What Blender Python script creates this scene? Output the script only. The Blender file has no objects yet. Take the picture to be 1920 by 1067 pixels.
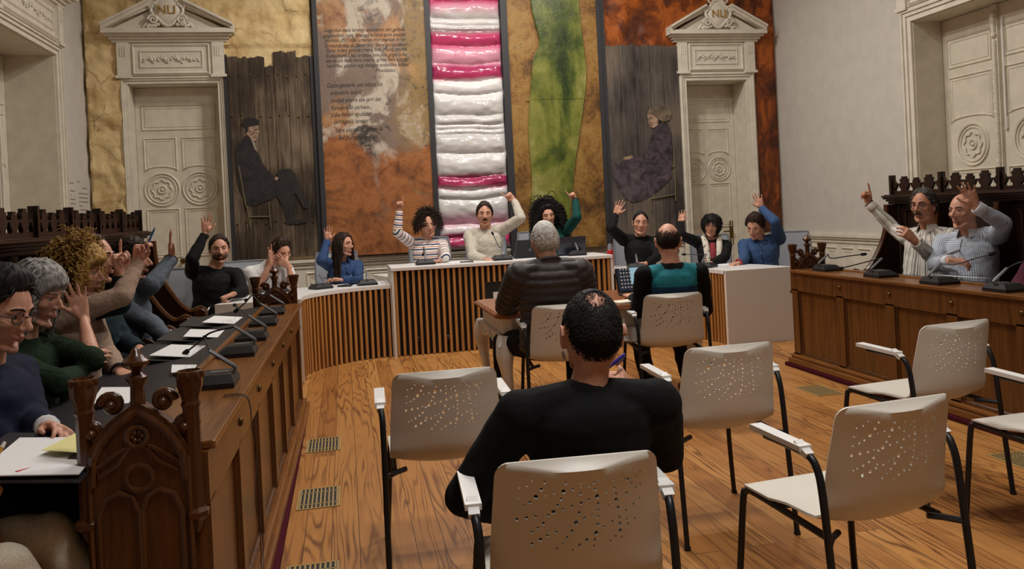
import bpy, bmesh, math, random
import numpy as np
from mathutils import Vector, Matrix, noise
from mathutils.bvhtree import BVHTree
from mathutils.geometry import delaunay_2d_cdt
PI = math.pi
SC = bpy.context.scene
COL = SC.collection
# ------------------------------------------------------------------ camera
FPX, YAW, PITCH, ROLL, CY = 1559.3, .1996, .0047, -.0482, 401.6
cam_d = bpy.data.cameras.new('camera'); cam = bpy.data.objects.new('camera', cam_d); COL.objects.link(cam)
fw = Vector((math.sin(YAW)*math.cos(PITCH), math.cos(YAW)*math.cos(PITCH), -math.sin(PITCH)))
ri = Vector((math.cos(YAW), -math.sin(YAW), 0)); up = ri.cross(fw)
r2 = ri*math.cos(ROLL)+up*math.sin(ROLL); u2 = up*math.cos(ROLL)-ri*math.sin(ROLL)
M = Matrix((r2, u2, -fw)).transposed().to_4x4(); M.translation = (0, 0, 1.40)
cam.matrix_world = M
cam_d.sensor_width = 36; cam_d.sensor_fit = 'HORIZONTAL'
cam_d.lens = 36*FPX/1920; cam_d.shift_y = -(533.5-CY)/1920
cam_d.clip_start = .05
SC.camera = cam
# ------------------------------------------------------------------ view, world, lamps
SC.view_settings.view_transform = 'Standard'; SC.view_settings.look = 'None'
SC.view_settings.gamma = 1; SC.view_settings.use_curve_mapping = False
SC.view_settings.exposure = 0.0
wd = bpy.data.worlds.new('world'); SC.world = wd; wd.use_nodes = True
wd.node_tree.nodes['Background'].inputs[0].default_value = (.9, .88, .85, 1)
wd.node_tree.nodes['Background'].inputs[1].default_value = .05
def lamp(name, loc, size, power, col, rot=(0, 0, 0), spread=PI):
    d = bpy.data.lights.new(name, 'AREA'); d.shape = 'DISK'; d.size = size; d.energy = power; d.color = col; d.spread = spread
    o = bpy.data.objects.new(name, d); o.location = loc; o.rotation_euler = rot; COL.objects.link(o); return o
NEUT = (1, .95, .89)
for k, (x, y, p) in enumerate(((.6, 7.9, 62), (1.6, 7.4, 62), (2.7, 7.9, 62), (.4, 5.6, 36), (2.9, 5.6, 36), (1.6, 4.6, 30))):
    lamp('ceiling_or_fill_lamp', (x, y, 5.0), .22, p*1.0, NEUT)
lamp('ceiling_or_fill_lamp', (1.45, 1.1, 5.6), 1.2, 62, (1, .97, .94), spread=1.75)  # fill light added at the rear to brighten chair backs and desk fronts
# ------------------------------------------------------------------ helpers
def S(o, **k):
    for a, b in k.items(): o[a] = b
    return o
def tag(o, label, cat, group=None, kind=None):
    o['label'] = label; o['category'] = cat
    if group: o['group'] = group
    if kind: o['kind'] = kind
    return o
def struct(o): o['kind'] = 'structure'; return o
def rotz(v, a):
    c, s = math.cos(a), math.sin(a); return (v[0]*c-v[1]*s, v[0]*s+v[1]*c, v[2])
def frame(d, hint=None):
    d = Vector(d).normalized(); h = Vector(hint) if hint is not None else Vector((0, 0, 1))
    if abs(d.dot(h.normalized())) > .98: h = Vector((1, 0, 0)) if abs(d.x) < .9 else Vector((0, 1, 0))
    x = h.cross(d).normalized(); y = d.cross(x).normalized(); return x, y
class MB:
    """collects shapes; build() links them as one mesh object"""
    def __init__(s): s.v = []; s.f = []; s.m = []; s.mi = 0
    def add(s, vs, fs):
        b = len(s.v); s.v.extend([tuple(p) for p in vs])
        for f in fs: s.f.append([i+b for i in f]); s.m.append(s.mi)
        return s
    def box(s, a, b, bev=0):
        x0, y0, z0 = (min(a[i], b[i]) for i in range(3)); x1, y1, z1 = (max(a[i], b[i]) for i in range(3))
        if bev <= 0:
            vs = [(x, y, z) for z in (z0, z1) for y in (y0, y1) for x in (x0, x1)]
            return s.add(vs, [(0, 2, 3, 1), (4, 5, 7, 6), (0, 1, 5, 4), (2, 6, 7, 3), (0, 4, 6, 2), (1, 3, 7, 5)])
        e = min(bev, (x1-x0)/2.01, (y1-y0)/2.01, (z1-z0)/2.01)
        bm = bmesh.new(); bmesh.ops.create_cube(bm, size=1)
        for v in bm.verts: v.co = Vector(((x0+x1)/2+v.co.x*(x1-x0), (y0+y1)/2+v.co.y*(y1-y0), (z0+z1)/2+v.co.z*(z1-z0)))
        bmesh.ops.bevel(bm, geom=bm.edges[:], offset=e, segments=2, affect='EDGES', profile=.5)
        return s.addbm(bm)
    def addbm(s, bm):
        bm.verts.index_update(); vs = [v.co[:] for v in bm.verts]; fs = [[v.index for v in f.verts] for f in bm.faces]; bm.free()
        return s.add(vs, fs)
    def obox(s, c, ax, ay, az, hx, hy, hz):
        c = Vector(c); ax, ay, az = (Vector(a).normalized() for a in (ax, ay, az))
        vs = [c+ax*i*hx+ay*j*hy+az*k*hz for k in (-1, 1) for j in (-1, 1) for i in (-1, 1)]
        return s.add(vs, [(0, 2, 3, 1), (4, 5, 7, 6), (0, 1, 5, 4), (2, 6, 7, 3), (0, 4, 6, 2), (1, 3, 7, 5)])
    def tube(s, pts, r, n=8, closed=False, cap=True, flat=None, hint=None):
        """flat=(w,h): elliptical factors"""
        pts = [Vector(p) for p in pts]; L = len(pts); rs = r if hasattr(r, '__len__') else [r]*L
        x = None; rings = []
        for i, p in enumerate(pts):
            if closed: d = pts[(i+1) % L]-pts[i-1]
            else: d = pts[min(i+1, L-1)]-pts[max(i-1, 0)]
            if d.length < 1e-9: d = Vector((0, 0, 1))
            d.normalize()
            if x is None: x, y = frame(d, hint)
            else:
                x = (x-d*x.dot(d))
                if x.length < 1e-6: x, y = frame(d, hint)
                x.normalize(); y = d.cross(x).normalized()
            fx, fy = flat or (1, 1)
            rings.append([p+x*math.cos(2*PI*k/n)*rs[i]*fx+y*math.sin(2*PI*k/n)*rs[i]*fy for k in range(n)])
        vs = [v for rg in rings for v in rg]; fs = []
        for i in range(L if closed else L-1):
            a, b = i*n, ((i+1) % L)*n
            for k in range(n): fs.append((a+k, a+(k+1) % n, b+(k+1) % n, b+k))
        if cap and not closed: fs.append(list(range(n))[::-1]); fs.append([(L-1)*n+k for k in range(n)])
        return s.add(vs, fs)
    def lathe(s, c, prof, n=16, ax=(0, 0, 1), a0=0):
        """prof: (r, h) list along ax from c"""
        c = Vector(c); d = Vector(ax).normalized(); x, y = frame(d)
        vs = []; fs = []
        for r, h in prof:
            for k in range(n):
                a = a0+2*PI*k/n; vs.append(c+d*h+x*math.cos(a)*r+y*math.sin(a)*r)
        for i in range(len(prof)-1):
            for k in range(n): fs.append((i*n+k, i*n+(k+1) % n, (i+1)*n+(k+1) % n, (i+1)*n+k))
        fs.append(list(range(n))[::-1]); fs.append([(len(prof)-1)*n+k for k in range(n)])
        return s.add(vs, fs)
    def ell(s, c, r, n=12, m=8, R=None):
        """ellipsoid; R 3x3 axes"""
        c = Vector(c); r = r if hasattr(r, '__len__') else (r, r, r); vs = []; fs = []
        R = R or Matrix.Identity(3)
        for j in range(1, m):
            t = PI*j/m
            for k in range(n):
                a = 2*PI*k/n
                vs.append(c+R @ Vector((math.sin(t)*math.cos(a)*r[0], math.sin(t)*math.sin(a)*r[1], math.cos(t)*r[2])))
        vs.append(c+R @ Vector((0, 0, r[2]))); vs.append(c+R @ Vector((0, 0, -r[2])))
        T, B = len(vs)-2, len(vs)-1
        for j in range(m-2):
            for k in range(n): fs.append((j*n+k, (j+1)*n+k, (j+1)*n+(k+1) % n, j*n+(k+1) % n))
        for k in range(n):
            fs.append((T, k, (k+1) % n)); fs.append((B, (m-2)*n+(k+1) % n, (m-2)*n+k))
        return s.add(vs, fs)
    def prism(s, poly, fn, t0, t1, holes=()):
        """extrude a 2D polygon (with holes); fn(u, v, t) -> xyz"""
        vs, tris, loops = tri2d(poly, holes); n = len(vs)
        V = [fn(u, v, t0) for u, v in vs]+[fn(u, v, t1) for u, v in vs]
        F = [tuple(reversed(t)) for t in tris]+[tuple(i+n for i in t) for t in tris]
        for lp in loops:
            for i in range(len(lp)):
                a, b = lp[i], lp[(i+1) % len(lp)]; F.append((a, b, b+n, a+n))
        return s.add(V, F)
    def build(s, name, mats, parent=None, smooth=None, fix=True):
        me = bpy.data.meshes.new(name); me.from_pydata(s.v, [], s.f)
        mats = mats if isinstance(mats, (list, tuple)) else [mats]
        for m in mats: me.materials.append(m)
        if len(mats) > 1: me.polygons.foreach_set('material_index', s.m)
        if fix:
            bm = bmesh.new(); bm.from_mesh(me); bmesh.ops.recalc_face_normals(bm, faces=bm.faces); bm.to_mesh(me); bm.free()
        me.update()
        if smooth: me.shade_smooth(); 
        if smooth and smooth < 3: me.set_sharp_from_angle(angle=smooth)
        o = bpy.data.objects.new(name, me); COL.objects.link(o)
        if parent: o.parent = parent
        return o
def tri2d(poly, holes=(), extra=()):
    vs = []; edges = []; loops = []
    for lp in [poly]+list(holes):
        b = len(vs); vs += [Vector(p) for p in lp]; n = len(lp)
        edges += [(b+i, b+(i+1) % n) for i in range(n)]; loops.append(list(range(b, b+n)))
    vs += [Vector(p) for p in extra]
    ov, oe, of, iv, ie, if_ = delaunay_2d_cdt(vs, edges, [], 0, 1e-7)
    mp = {}
    for i, src in enumerate(iv):
        for q in src: mp[q] = i
    def inside(p, lp):
        c = False; n = len(lp)
        for i in range(n):
            a, b = lp[i], lp[(i+1) % n]
            if (a[1] > p[1]) != (b[1] > p[1]) and p[0] < (b[0]-a[0])*(p[1]-a[1])/(b[1]-a[1])+a[0]: c = not c
        return c
    tris = []
    for f in of:
        cx = sum(ov[i][0] for i in f)/len(f); cy = sum(ov[i][1] for i in f)/len(f)
        if inside((cx, cy), poly) and not any(inside((cx, cy), h) for h in holes): tris.append(tuple(f))
    return [(v[0], v[1]) for v in ov], tris, [[mp[i] for i in lp] for lp in loops]
def circ(cx, cy, r, n=12, ry=None): return [(cx+r*math.cos(2*PI*k/n), cy+(ry or r)*math.sin(2*PI*k/n)) for k in range(n)]
def empty(name, loc=(0, 0, 0), rz=0):
    o = bpy.data.objects.new(name, None); COL.objects.link(o); o.location = loc; o.rotation_euler = (0, 0, rz)
    o.empty_display_size = .1; return o
def at(root, loc):
    """children were built in world coordinates: put the root at loc and shift them"""
    root.location = loc
    def sh(o):
        for c in o.children:
            if c.type == 'MESH' and c.data.users == 1: c.data.transform(Matrix.Translation(-Vector(loc)))
            sh(c)
    sh(root)
    if root.type == 'MESH': root.data.transform(Matrix.Translation(-Vector(loc)))
    return root
def explode(o):
    """one object per loose piece, same parent and material"""
    me = o.data; n = len(me.vertices); par = list(range(n))
    def find(a):
        while par[a] != a: par[a] = par[par[a]]; a = par[a]
        return a
    for e in me.edges: a, b = find(e.vertices[0]), find(e.vertices[1]); par[a] = b
    isl = {}
    for p in me.polygons: isl.setdefault(find(p.vertices[0]), []).append(p)
    if len(isl) < 2: return [o]
    out = []; sm = me.polygons[0].use_smooth
    for ps in isl.values():
        mp = {}; V = []; F = []
        for p in ps:
            f = []
            for i in p.vertices:
                if i not in mp: mp[i] = len(V); V.append(me.vertices[i].co[:])
                f.append(mp[i])
            F.append(f)
        q = bpy.data.meshes.new(o.name); q.from_pydata(V, [], F); q.materials.append(me.materials[0])
        if sm: q.shade_smooth()
        c = bpy.data.objects.new(o.name.split('.')[0], q); COL.objects.link(c); c.parent = o.parent; out.append(c)
    bpy.data.objects.remove(o); return out
def kids(o): return [c for c in bpy.data.objects if c.parent == o]
def dup(root, loc, rz=0, label=None, group=None):
    def cp(o, par):
        c = o.copy(); COL.objects.link(c)
        if par: c.parent = par
        for ch in kids(o): cp(ch, c)
        return c
    r = cp(root, None); r.location = loc; r.rotation_euler = (0, 0, rz)
    if label: r['label'] = label
    if group: r['group'] = group
    return r
def arc(cx, cy, r, a0, a1, n):
    return [(cx+r*math.cos(a0+(a1-a0)*i/n), cy+r*math.sin(a0+(a1-a0)*i/n)) for i in range(n+1)]
def smoothpath(pts, k=4):
    P = [Vector(p) for p in pts]; P = [P[0]]+P+[P[-1]]; out = []
    for i in range(1, len(P)-2):
        for j in range(k):
            t = j/k; a, b, c, d = P[i-1:i+3]
            out.append(.5*((2*b)+(c-a)*t+(2*a-5*b+4*c-d)*t*t+(3*b-a-3*c+d)*t**3))
    out.append(P[-2]); return out
def text_mesh(body, size, name, mat, parent, mat4, align='LEFT', ext=.001, shear=0):
    c = bpy.data.curves.new(name, 'FONT'); c.body = body; c.size = size; c.extrude = ext; c.align_x = align; c.shear = shear; c.resolution_u = 2
    o = bpy.data.objects.new(name, c); COL.objects.link(o)
    dg = bpy.context.evaluated_depsgraph_get(); me = bpy.data.meshes.new_from_object(o.evaluated_get(dg))
    bpy.data.objects.remove(o); bpy.data.curves.remove(c)
    me.transform(mat4); me.materials.clear(); me.materials.append(mat)
    q = bpy.data.objects.new(name, me); COL.objects.link(q); q.parent = parent; return q
# ------------------------------------------------------------------ materials
def lin(c):
    f = lambda u: u/12.92 if u <= .04045 else ((u+.055)/1.055)**2.4
    return (f(c[0]/255), f(c[1]/255), f(c[2]/255), 1)
MATS = {}
class NT:
    def __init__(s, name, rough=.5, metal=0, spec=.5):
        m = bpy.data.materials.new(name); m.use_nodes = True; s.mat = m; s.t = m.node_tree; s.b = s.t.nodes['Principled BSDF']
        s.b.inputs['Roughness'].default_value = rough; s.b.inputs['Metallic'].default_value = metal
        s.b.inputs['Specular IOR Level'].default_value = spec
        MATS[name] = m
    def n(s, typ, props={}, **inp):
        q = s.t.nodes.new(typ)
        for k, v in props.items(): setattr(q, k, v)
        for k, v in inp.items():
            k2 = int(k[1:]) if k[0] == '_' and k[1:].isdigit() else k.replace('_', ' ')
            s.set(q.inputs[k2], v)
        return q
    def set(s, sock, v):
        if isinstance(v, bpy.types.NodeSocket): s.t.links.new(v, sock)
        elif isinstance(v, bpy.types.Node): s.t.links.new(v.outputs[0], sock)
        else: sock.default_value = v
    def co(s, kind='Object', scale=(1, 1, 1), rot=(0, 0, 0), loc=(0, 0, 0)):
        tc = s.t.nodes.new('ShaderNodeTexCoord'); return s.n('ShaderNodeMapping', Vector=tc.outputs[kind], Scale=scale, Rotation=rot, Location=loc)
    def pos(s, scale=(1, 1, 1), loc=(0, 0, 0)):
        g = s.t.nodes.new('ShaderNodeNewGeometry'); return s.n('ShaderNodeMapping', Vector=g.outputs['Position'], Scale=scale, Location=loc)
    def noise(s, vec, scale=5, detail=4, rough=.5, dist=0):
        return s.n('ShaderNodeTexNoise', Vector=vec, Scale=scale, Detail=detail, Roughness=rough, Distortion=dist)
    def ramp(s, fac, stops, interp='LINEAR'):
        r = s.n('ShaderNodeValToRGB', Fac=fac); cr = r.color_ramp; cr.interpolation = interp
        while len(cr.elements) < len(stops): cr.elements.new(.5)
        for e, (p, c) in zip(cr.elements, stops): e.position = p; e.color = lin(c) if len(c) == 3 else c
        return r
    def mix(s, fac, a, b, mode='MIX'):
        q = s.t.nodes.new('ShaderNodeMix'); q.data_type = 'RGBA'; q.blend_type = mode
        s.set(q.inputs[0], fac)
        for k, v in ((6, a), (7, b)):
            if isinstance(v, tuple) and len(v) == 3: v = lin(v)
            s.set(q.inputs[k], v)
        return q.outputs[2]
    def math(s, op, a, b=None, c=None):
        q = s.t.nodes.new('ShaderNodeMath'); q.operation = op; s.set(q.inputs[0], a)
        if b is not None: s.set(q.inputs[1], b)
        if c is not None: s.set(q.inputs[2], c)
        return q.outputs[0]
    def sep(s, vec):
        return s.n('ShaderNodeSeparateXYZ', Vector=vec).outputs
    def attr(s, name):
        q = s.t.nodes.new('ShaderNodeAttribute'); q.attribute_name = name; return q.outputs['Fac']
    def color(s, c): s.set(s.b.inputs['Base Color'], lin(c) if isinstance(c, tuple) and len(c) == 3 else c); return s
    def bump(s, h, strength=.3, dist=.01):
        q = s.n('ShaderNodeBump', Strength=strength, Distance=dist, Height=h); s.t.links.new(q.outputs[0], s.b.inputs['Normal']); return s
def plain(name, c, rough=.5, metal=0, spec=.5, bump=0, bscale=200):
    t = NT(name, rough, metal, spec); t.color(c)
    if bump: t.bump(t.noise(t.co(), bscale, 3), bump, .002)
    return t.mat
def woodmat(name, c0, c1, rough=.35, axis=2, scale=1.0, c2=None):
    """streaky wood, grain along axis"""
    t = NT(name, rough); sc = [14*scale]*3; sc[axis] = .9*scale
    v = t.co('Object', tuple(sc)); n1 = t.noise(v, 2.2, 6, .6, .6)
    sc2 = [70*scale]*3; sc2[axis] = 2*scale; n2 = t.noise(t.co('Object', tuple(sc2)), 2, 3)
    f = t.math('ADD', t.math('MULTIPLY', n1.outputs[0], .75), t.math('MULTIPLY', n2.outputs[0], .25))
    t.color(t.ramp(f, [(.32, c0), (.52, c1), (.72, c2 or c1)]).outputs[0]); t.bump(f, .12, .004); return t.mat
# ------------------------------------------------------------------ procedural materials
def mk_floor():
    t = NT('pine_floor', .33, 0, .4); g = t.pos(); x, y, z = t.sep(g)
    v = t.n('ShaderNodeCombineXYZ', X=y, Y=x, Z=0.0)
    br = t.n('ShaderNodeTexBrick', Vector=v, Color1=(0, 0, 0, 1), Color2=(1, 1, 1, 1), Mortar=(.5, .5, .5, 1), Scale=1.0, Mortar_Size=.0016, Mortar_Smooth=.2, Bias=0.0, Brick_Width=3.1, Row_Height=.118)
    br.offset = .37; rnd = t.math('MULTIPLY', br.outputs['Color'], 1.0)
    gv = t.n('ShaderNodeCombineXYZ', X=t.math('ADD', t.math('MULTIPLY', x, 8.0), t.math('MULTIPLY', rnd, 37.0)), Y=t.math('ADD', t.math('MULTIPLY', y, .55), t.math('MULTIPLY', rnd, 11.0)), Z=0.0)
    n = t.noise(gv, 1.0, 2, .45, .3)
    ring = t.math('MULTIPLY_ADD', t.math('SINE', t.math('MULTIPLY', n.outputs[0], 84.0)), .5, .5)
    ring = t.math('POWER', ring, 3.0)
    fine = t.noise(t.pos((60, 2, 1)), 3, 4, .6)
    soft = t.noise(t.pos((3, .8, 1)), 1.3, 3)
    base = t.ramp(rnd, [(0, (172, 118, 62)), (.35, (194, 140, 78)), (.65, (180, 124, 64)), (1, (154, 100, 50))]).outputs[0]
    base = t.mix(t.math('MULTIPLY', ring, t.ramp(soft.outputs[0], [(.38, (110, 110, 110)), (.6, (250, 250, 250))]).outputs[0]), base, (92, 54, 26))
    base = t.mix(t.math('MULTIPLY', fine.outputs[0], .35), base, (140, 84, 40))
    st = t.ramp(t.noise(t.pos((2.2, 1.1, 1)), 1.6, 5, .65).outputs[0], [(.60, (0, 0, 0)), (.74, (170, 170, 170))]).outputs[0]
    base = t.mix(st, base, (104, 62, 32))
    base = t.mix(br.outputs['Fac'], base, (58, 34, 18))
    t.color(base)
    t.set(t.b.inputs['Roughness'], t.math('MULTIPLY_ADD', fine.outputs[0], .2, .27))
    t.bump(t.math('SUBTRACT', t.math('MULTIPLY', fine.outputs[0], .2), br.outputs['Fac']), .25, .003); return t.mat
FLOOR = mk_floor()
def mk_wall(name, c, sc=6):
    t = NT(name, .75, 0, .25); n = t.noise(t.pos(), sc, 5, .6)
    c2 = tuple(int(v*.95) for v in c); t.color(t.ramp(n.outputs[0], [(.3, c2), (.7, c)]).outputs[0]); t.bump(t.noise(t.pos(), 60, 4).outputs[0], .06, .004); return t.mat
WALL = mk_wall('grey_plaster', (206, 200, 190))
CEIL = mk_wall('ceiling_plaster', (214, 209, 198))
def mk_trim(name, c, rough=.42):
    t = NT(name, rough, 0, .45); n = t.noise(t.pos(), 9, 4); c2 = tuple(int(v*.94) for v in c)
    t.color(t.ramp(n.outputs[0], [(.3, c2), (.65, c)]).outputs[0]); return t.mat
TRIM = mk_trim('cream_paint', (224, 217, 200)); LEAF = mk_trim('door_paint', (219, 211, 192))
GOLD = plain('gilt', (196, 160, 84), .4, .6)
BRASS = plain('old_brass', (104, 84, 48), .35, .9)
def mk_rock():
    t = NT('ochre_stone', .9, 0, .2); p = t.pos()
    n = t.noise(p, 3, 8, .65, .4); m = t.noise(p, 22, 6, .7)
    c = t.ramp(n.outputs[0], [(.28, (180, 148, 92)), (.46, (218, 190, 138)), (.62, (232, 208, 158)), (.8, (198, 164, 106))]).outputs[0]
    w = t.n('ShaderNodeTexVoronoi', dict(feature='DISTANCE_TO_EDGE'), Vector=t.mix(.12, p.outputs[0], t.noise(p, 4, 4).outputs[1]), Scale=2.1)
    cr = t.ramp(w.outputs[0], [(0, (255, 255, 255)), (.018, (0, 0, 0))]).outputs[0]
    c = t.mix(t.math('MULTIPLY', cr, t.math('MULTIPLY', t.math('GREATER_THAN', n.outputs[0], .5), .55)), c, (128, 96, 50))
    t.color(c); t.bump(t.math('ADD', n.outputs[0], t.math('MULTIPLY', m.outputs[0], .35)), .8, .03); return t.mat
ROCK = mk_rock()
def mk_weather(name, c0, c1, c2):
    t = NT(name, .7, 0, .3); x, y, z = t.sep(t.pos())
    n = t.noise(t.pos((26, 1, 1.6)), 1.4, 7, .65, .5); b = t.noise(t.pos((1.6, 1, 1.1), (3, 0, 7)), 1.2, 4)
    f = t.math('ADD', t.math('MULTIPLY', n.outputs[0], .45), t.math('MULTIPLY', b.outputs[0], .72))
    t.color(t.ramp(f, [(.42, c0), (.58, c1), (.72, c2)]).outputs[0]); t.bump(n.outputs[0], .6, .01); return t.mat
OLDWOOD = mk_weather('weathered_brown_boards', (30, 25, 21), (76, 62, 48), (124, 108, 88))
OLDGREY = mk_weather('weathered_grey_boards', (46, 40, 38), (86, 78, 72), (116, 102, 88))
def mk_rust_text():
    t = NT('mottled_rust_paint', .55, 0, .4); p = t.pos(); x, y, z = t.sep(p)
    n = t.noise(t.pos((1, 1, .7), (3.1, 0, 1.7)), 1.5, 8, .62, .8); m = t.noise(t.pos((1, 1, 1), (8, 0, 2)), 5, 8, .7, .4)
    n2 = t.noise(t.pos((1, 1, .8), (11, 0, 4)), 1.9, 8, .66, .6); n3 = t.noise(t.pos((1, 1, .8), (17, 0, 9)), 2.3, 8, .68, .6)
    zz = t.n('ShaderNodeMapRange', Value=z, From_Min=1.95, From_Max=2.6).outputs[0]
    low = t.ramp(m.outputs[0], [(.3, (84, 46, 24)), (.47, (146, 88, 46)), (.58, (166, 104, 56)), (.72, (104, 64, 32))]).outputs[0]
    f = t.math('ADD', zz, t.math('MULTIPLY', t.math('SUBTRACT', n.outputs[0], .5), 2.6)); fr = t.ramp(f, [(.3, (0, 0, 0)), (.6, (255, 255, 255))]).outputs[0]
    hi = t.ramp(m.outputs[0], [(.32, (108, 66, 40)), (.5, (160, 116, 78)), (.64, (176, 140, 100))]).outputs[0]
    xm = t.n('ShaderNodeMapRange', Value=x, From_Min=-.2, From_Max=.55, To_Min=-.07, To_Max=.05).outputs[0]
    hi = t.mix(t.ramp(t.math('ADD', n.outputs[0], xm), [(.46, (0, 0, 0)), (.52, (235, 235, 235))]).outputs[0], hi, (112, 100, 92))
    hi = t.mix(t.ramp(n2.outputs[0], [(.52, (0, 0, 0)), (.58, (235, 235, 235))]).outputs[0], hi, (192, 180, 162))
    hi = t.mix(t.ramp(t.math('ADD', n3.outputs[0], xm), [(.54, (0, 0, 0)), (.61, (235, 235, 235))]).outputs[0], hi, (44, 38, 38))
    c = t.mix(fr, low, hi); c = t.mix(t.ramp(n3.outputs[0], [(.57, (0, 0, 0)), (.66, (200, 200, 200))]).outputs[0], c, (62, 40, 26))
    sp = t.noise(t.pos((1, 1, 1), (1, 0, 5)), 26, 6, .7); xr = t.n('ShaderNodeMapRange', Value=t.math('ADD', x, t.math('MULTIPLY', t.math('SUBTRACT', n.outputs[0], .5), .7)), From_Min=.70, From_Max=.86).outputs[0]
    c = t.mix(t.math('MULTIPLY', t.math('MULTIPLY', xr, fr), t.ramp(sp.outputs[0], [(.35, (0, 0, 0)), (.5, (220, 220, 220))]).outputs[0]), c, (150, 120, 62))
    c = t.mix(t.ramp(sp.outputs[0], [(.62, (0, 0, 0)), (.68, (150, 150, 150))]).outputs[0], c, (60, 42, 28))
    t.color(c); t.bump(t.math('ADD', m.outputs[0], t.math('MULTIPLY', sp.outputs[0], .4)), .4, .01); return t.mat
RUSTTEXT = mk_rust_text()
def mk_brown():
    t = NT('mottled_moss_brown_paint', .5, 0, .4); n = t.noise(t.pos((1, 1, .8), (5, 0, 3)), 3.2, 8, .68, .5); m = t.noise(t.pos(), 26, 6, .7)
    f = t.math('ADD', t.math('MULTIPLY', n.outputs[0], .75), t.math('MULTIPLY', m.outputs[0], .28))
    t.color(t.ramp(f, [(.34, (52, 34, 16)), (.45, (104, 70, 30)), (.53, (140, 100, 46)), (.62, (156, 122, 62)), (.74, (84, 66, 34))]).outputs[0]); t.bump(f, .7, .02); return t.mat
MOSSBROWN = mk_brown()
def mk_green():
    t = NT('olive_resin', .32, 0, .5); n = t.noise(t.pos((1.2, 1, .7), (9, 0, 4)), 1.7, 7, .6, .7); m = t.noise(t.pos((1, 1, 1)), 11, 6, .7)
    f = t.math('ADD', t.math('MULTIPLY', n.outputs[0], .8), t.math('MULTIPLY', m.outputs[0], .2))
    t.color(t.ramp(f, [(.34, (36, 52, 22)), (.43, (74, 86, 34)), (.51, (112, 116, 48)), (.58, (134, 132, 66)), (.66, (172, 164, 112)), (.74, (120, 120, 54)), (.85, (70, 82, 32))]).outputs[0]); t.bump(m.outputs[0], .5, .01); return t.mat
GREENRES = mk_green()
def mk_rustfire():
    t = NT('burnt_orange_paint', .5, 0, .4); n = t.noise(t.pos((1.4, 1, .8), (2, 0, 6)), 2.3, 8, .65, .9); z = t.sep(t.pos())[2]
    f = t.math('ADD', n.outputs[0], t.math('MULTIPLY', t.n('ShaderNodeMapRange', Value=z, From_Min=3.0, From_Max=3.6).outputs[0], .07))
    t.color(t.ramp(f, [(.35, (34, 16, 10)), (.48, (92, 44, 16)), (.56, (128, 62, 20)), (.64, (176, 92, 28)), (.76, (90, 40, 14))]).outputs[0]); t.bump(n.outputs[0], .8, .02); return t.mat
RUSTFIRE = mk_rustfire()
def mk_pink():
    t = NT('pink_and_white_gloss', .16, 0, .6); p = t.pos(); z = t.sep(p)[2]
    zn = t.math('ADD', z, t.math('MULTIPLY', t.math('SUBTRACT', t.noise(p, 3, 3).outputs[0], .5), .09))
    f = t.n('ShaderNodeMapRange', Value=zn, From_Min=.9, From_Max=4.0).outputs[0]
    pk = (186, 62, 104); lp = (214, 150, 168); wt = (226, 222, 220); gr = (196, 192, 188); q = lambda zz: (zz-.9)/3.1
    c = t.ramp(f, [(q(.95), gr), (q(1.02), pk), (q(1.13), pk), (q(1.18), wt), (q(1.28), lp), (q(1.36), (176, 150, 158)), (q(1.44), gr), (q(1.66), wt), (q(1.74), pk), (q(1.83), (150, 48, 84)), (q(1.88), gr), (q(2.02), wt), (q(2.34), gr), (q(2.42), wt), (q(2.6), gr), (q(2.86), wt), (q(2.98), wt), (q(3.03), pk), (q(3.14), (160, 52, 92)), (q(3.2), lp), (q(3.34), lp), (q(3.42), pk), (q(3.52), pk), (q(3.60), (150, 132, 130)), (q(3.66), wt), (q(3.76), gr), (q(3.88), lp), (q(3.95), pk)][:32])
    t.color(c.outputs[0]); t.bump(t.noise(t.pos((1, 1, 2)), 5, 3, .5).outputs[0], .2, .02); return t.mat
PINK = mk_pink()
INK = plain('dark_ink', (30, 22, 18), .7)
PAINTBLACK = plain('black_brown_oil_paint', (26, 21, 22), .6)
def mk_paint(name, a, b, sc=9):
    t = NT(name, .6); n = t.noise(t.pos((1, 1, 1)), sc, 5, .6, .8); t.color(t.ramp(n.outputs[0], [(.36, a), (.62, b)]).outputs[0]); return t.mat
COATP = mk_paint('coat_oil_paint', (18, 15, 17), (44, 36, 38)); LEGP = mk_paint('trouser_oil_paint', (20, 18, 19), (40, 34, 32))
DRESSP = mk_paint('dress_oil_paint', (34, 27, 33), (80, 66, 74), 12); SKIRTP = mk_paint('skirt_oil_paint', (40, 32, 38), (96, 80, 86), 7)
SCARFP = mk_paint('scarf_oil_paint', (72, 62, 48), (128, 112, 88)); FACEP = mk_paint('face_oil_paint', (110, 84, 66), (176, 146, 122), 16)
SHIRTP = plain('pale_shirt_oil_paint', (150, 138, 124), .6); STICKP = plain('chair_wood_oil_paint', (104, 92, 66), .6)
FRAMEBLK = plain('charcoal_frame', (46, 45, 48), .55)
LAM = plain('white_laminate', (226, 224, 222), .35); LAMSIDE = plain('white_lacquer_panel', (222, 216, 208), .4)
SLAT = woodmat('oak_slat', (150, 98, 48), (186, 130, 70), .45)
BLACK = plain('matt_black_backing', (14, 13, 14), .7)
OAK = woodmat('varnished_oak', (64, 36, 15), (98, 60, 26), .28, 2, 1.0, (112, 70, 32))
OAKH = woodmat('varnished_oak_rail', (80, 46, 20), (120, 75, 34), .25, 1, 1.0, (136, 88, 42))
CARVE = woodmat('carved_oak', (50, 27, 12), (80, 46, 21), .26, 2, 1.0, (94, 56, 26))
DARKOAK = woodmat('dark_settle_oak', (22, 12, 8), (38, 20, 12), .32, 2, 1.0, (46, 26, 16))
DARKOAKH = woodmat('dark_settle_oak_rail', (28, 15, 9), (50, 28, 16), .3, 1, 1.0, (60, 35, 20))
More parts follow.
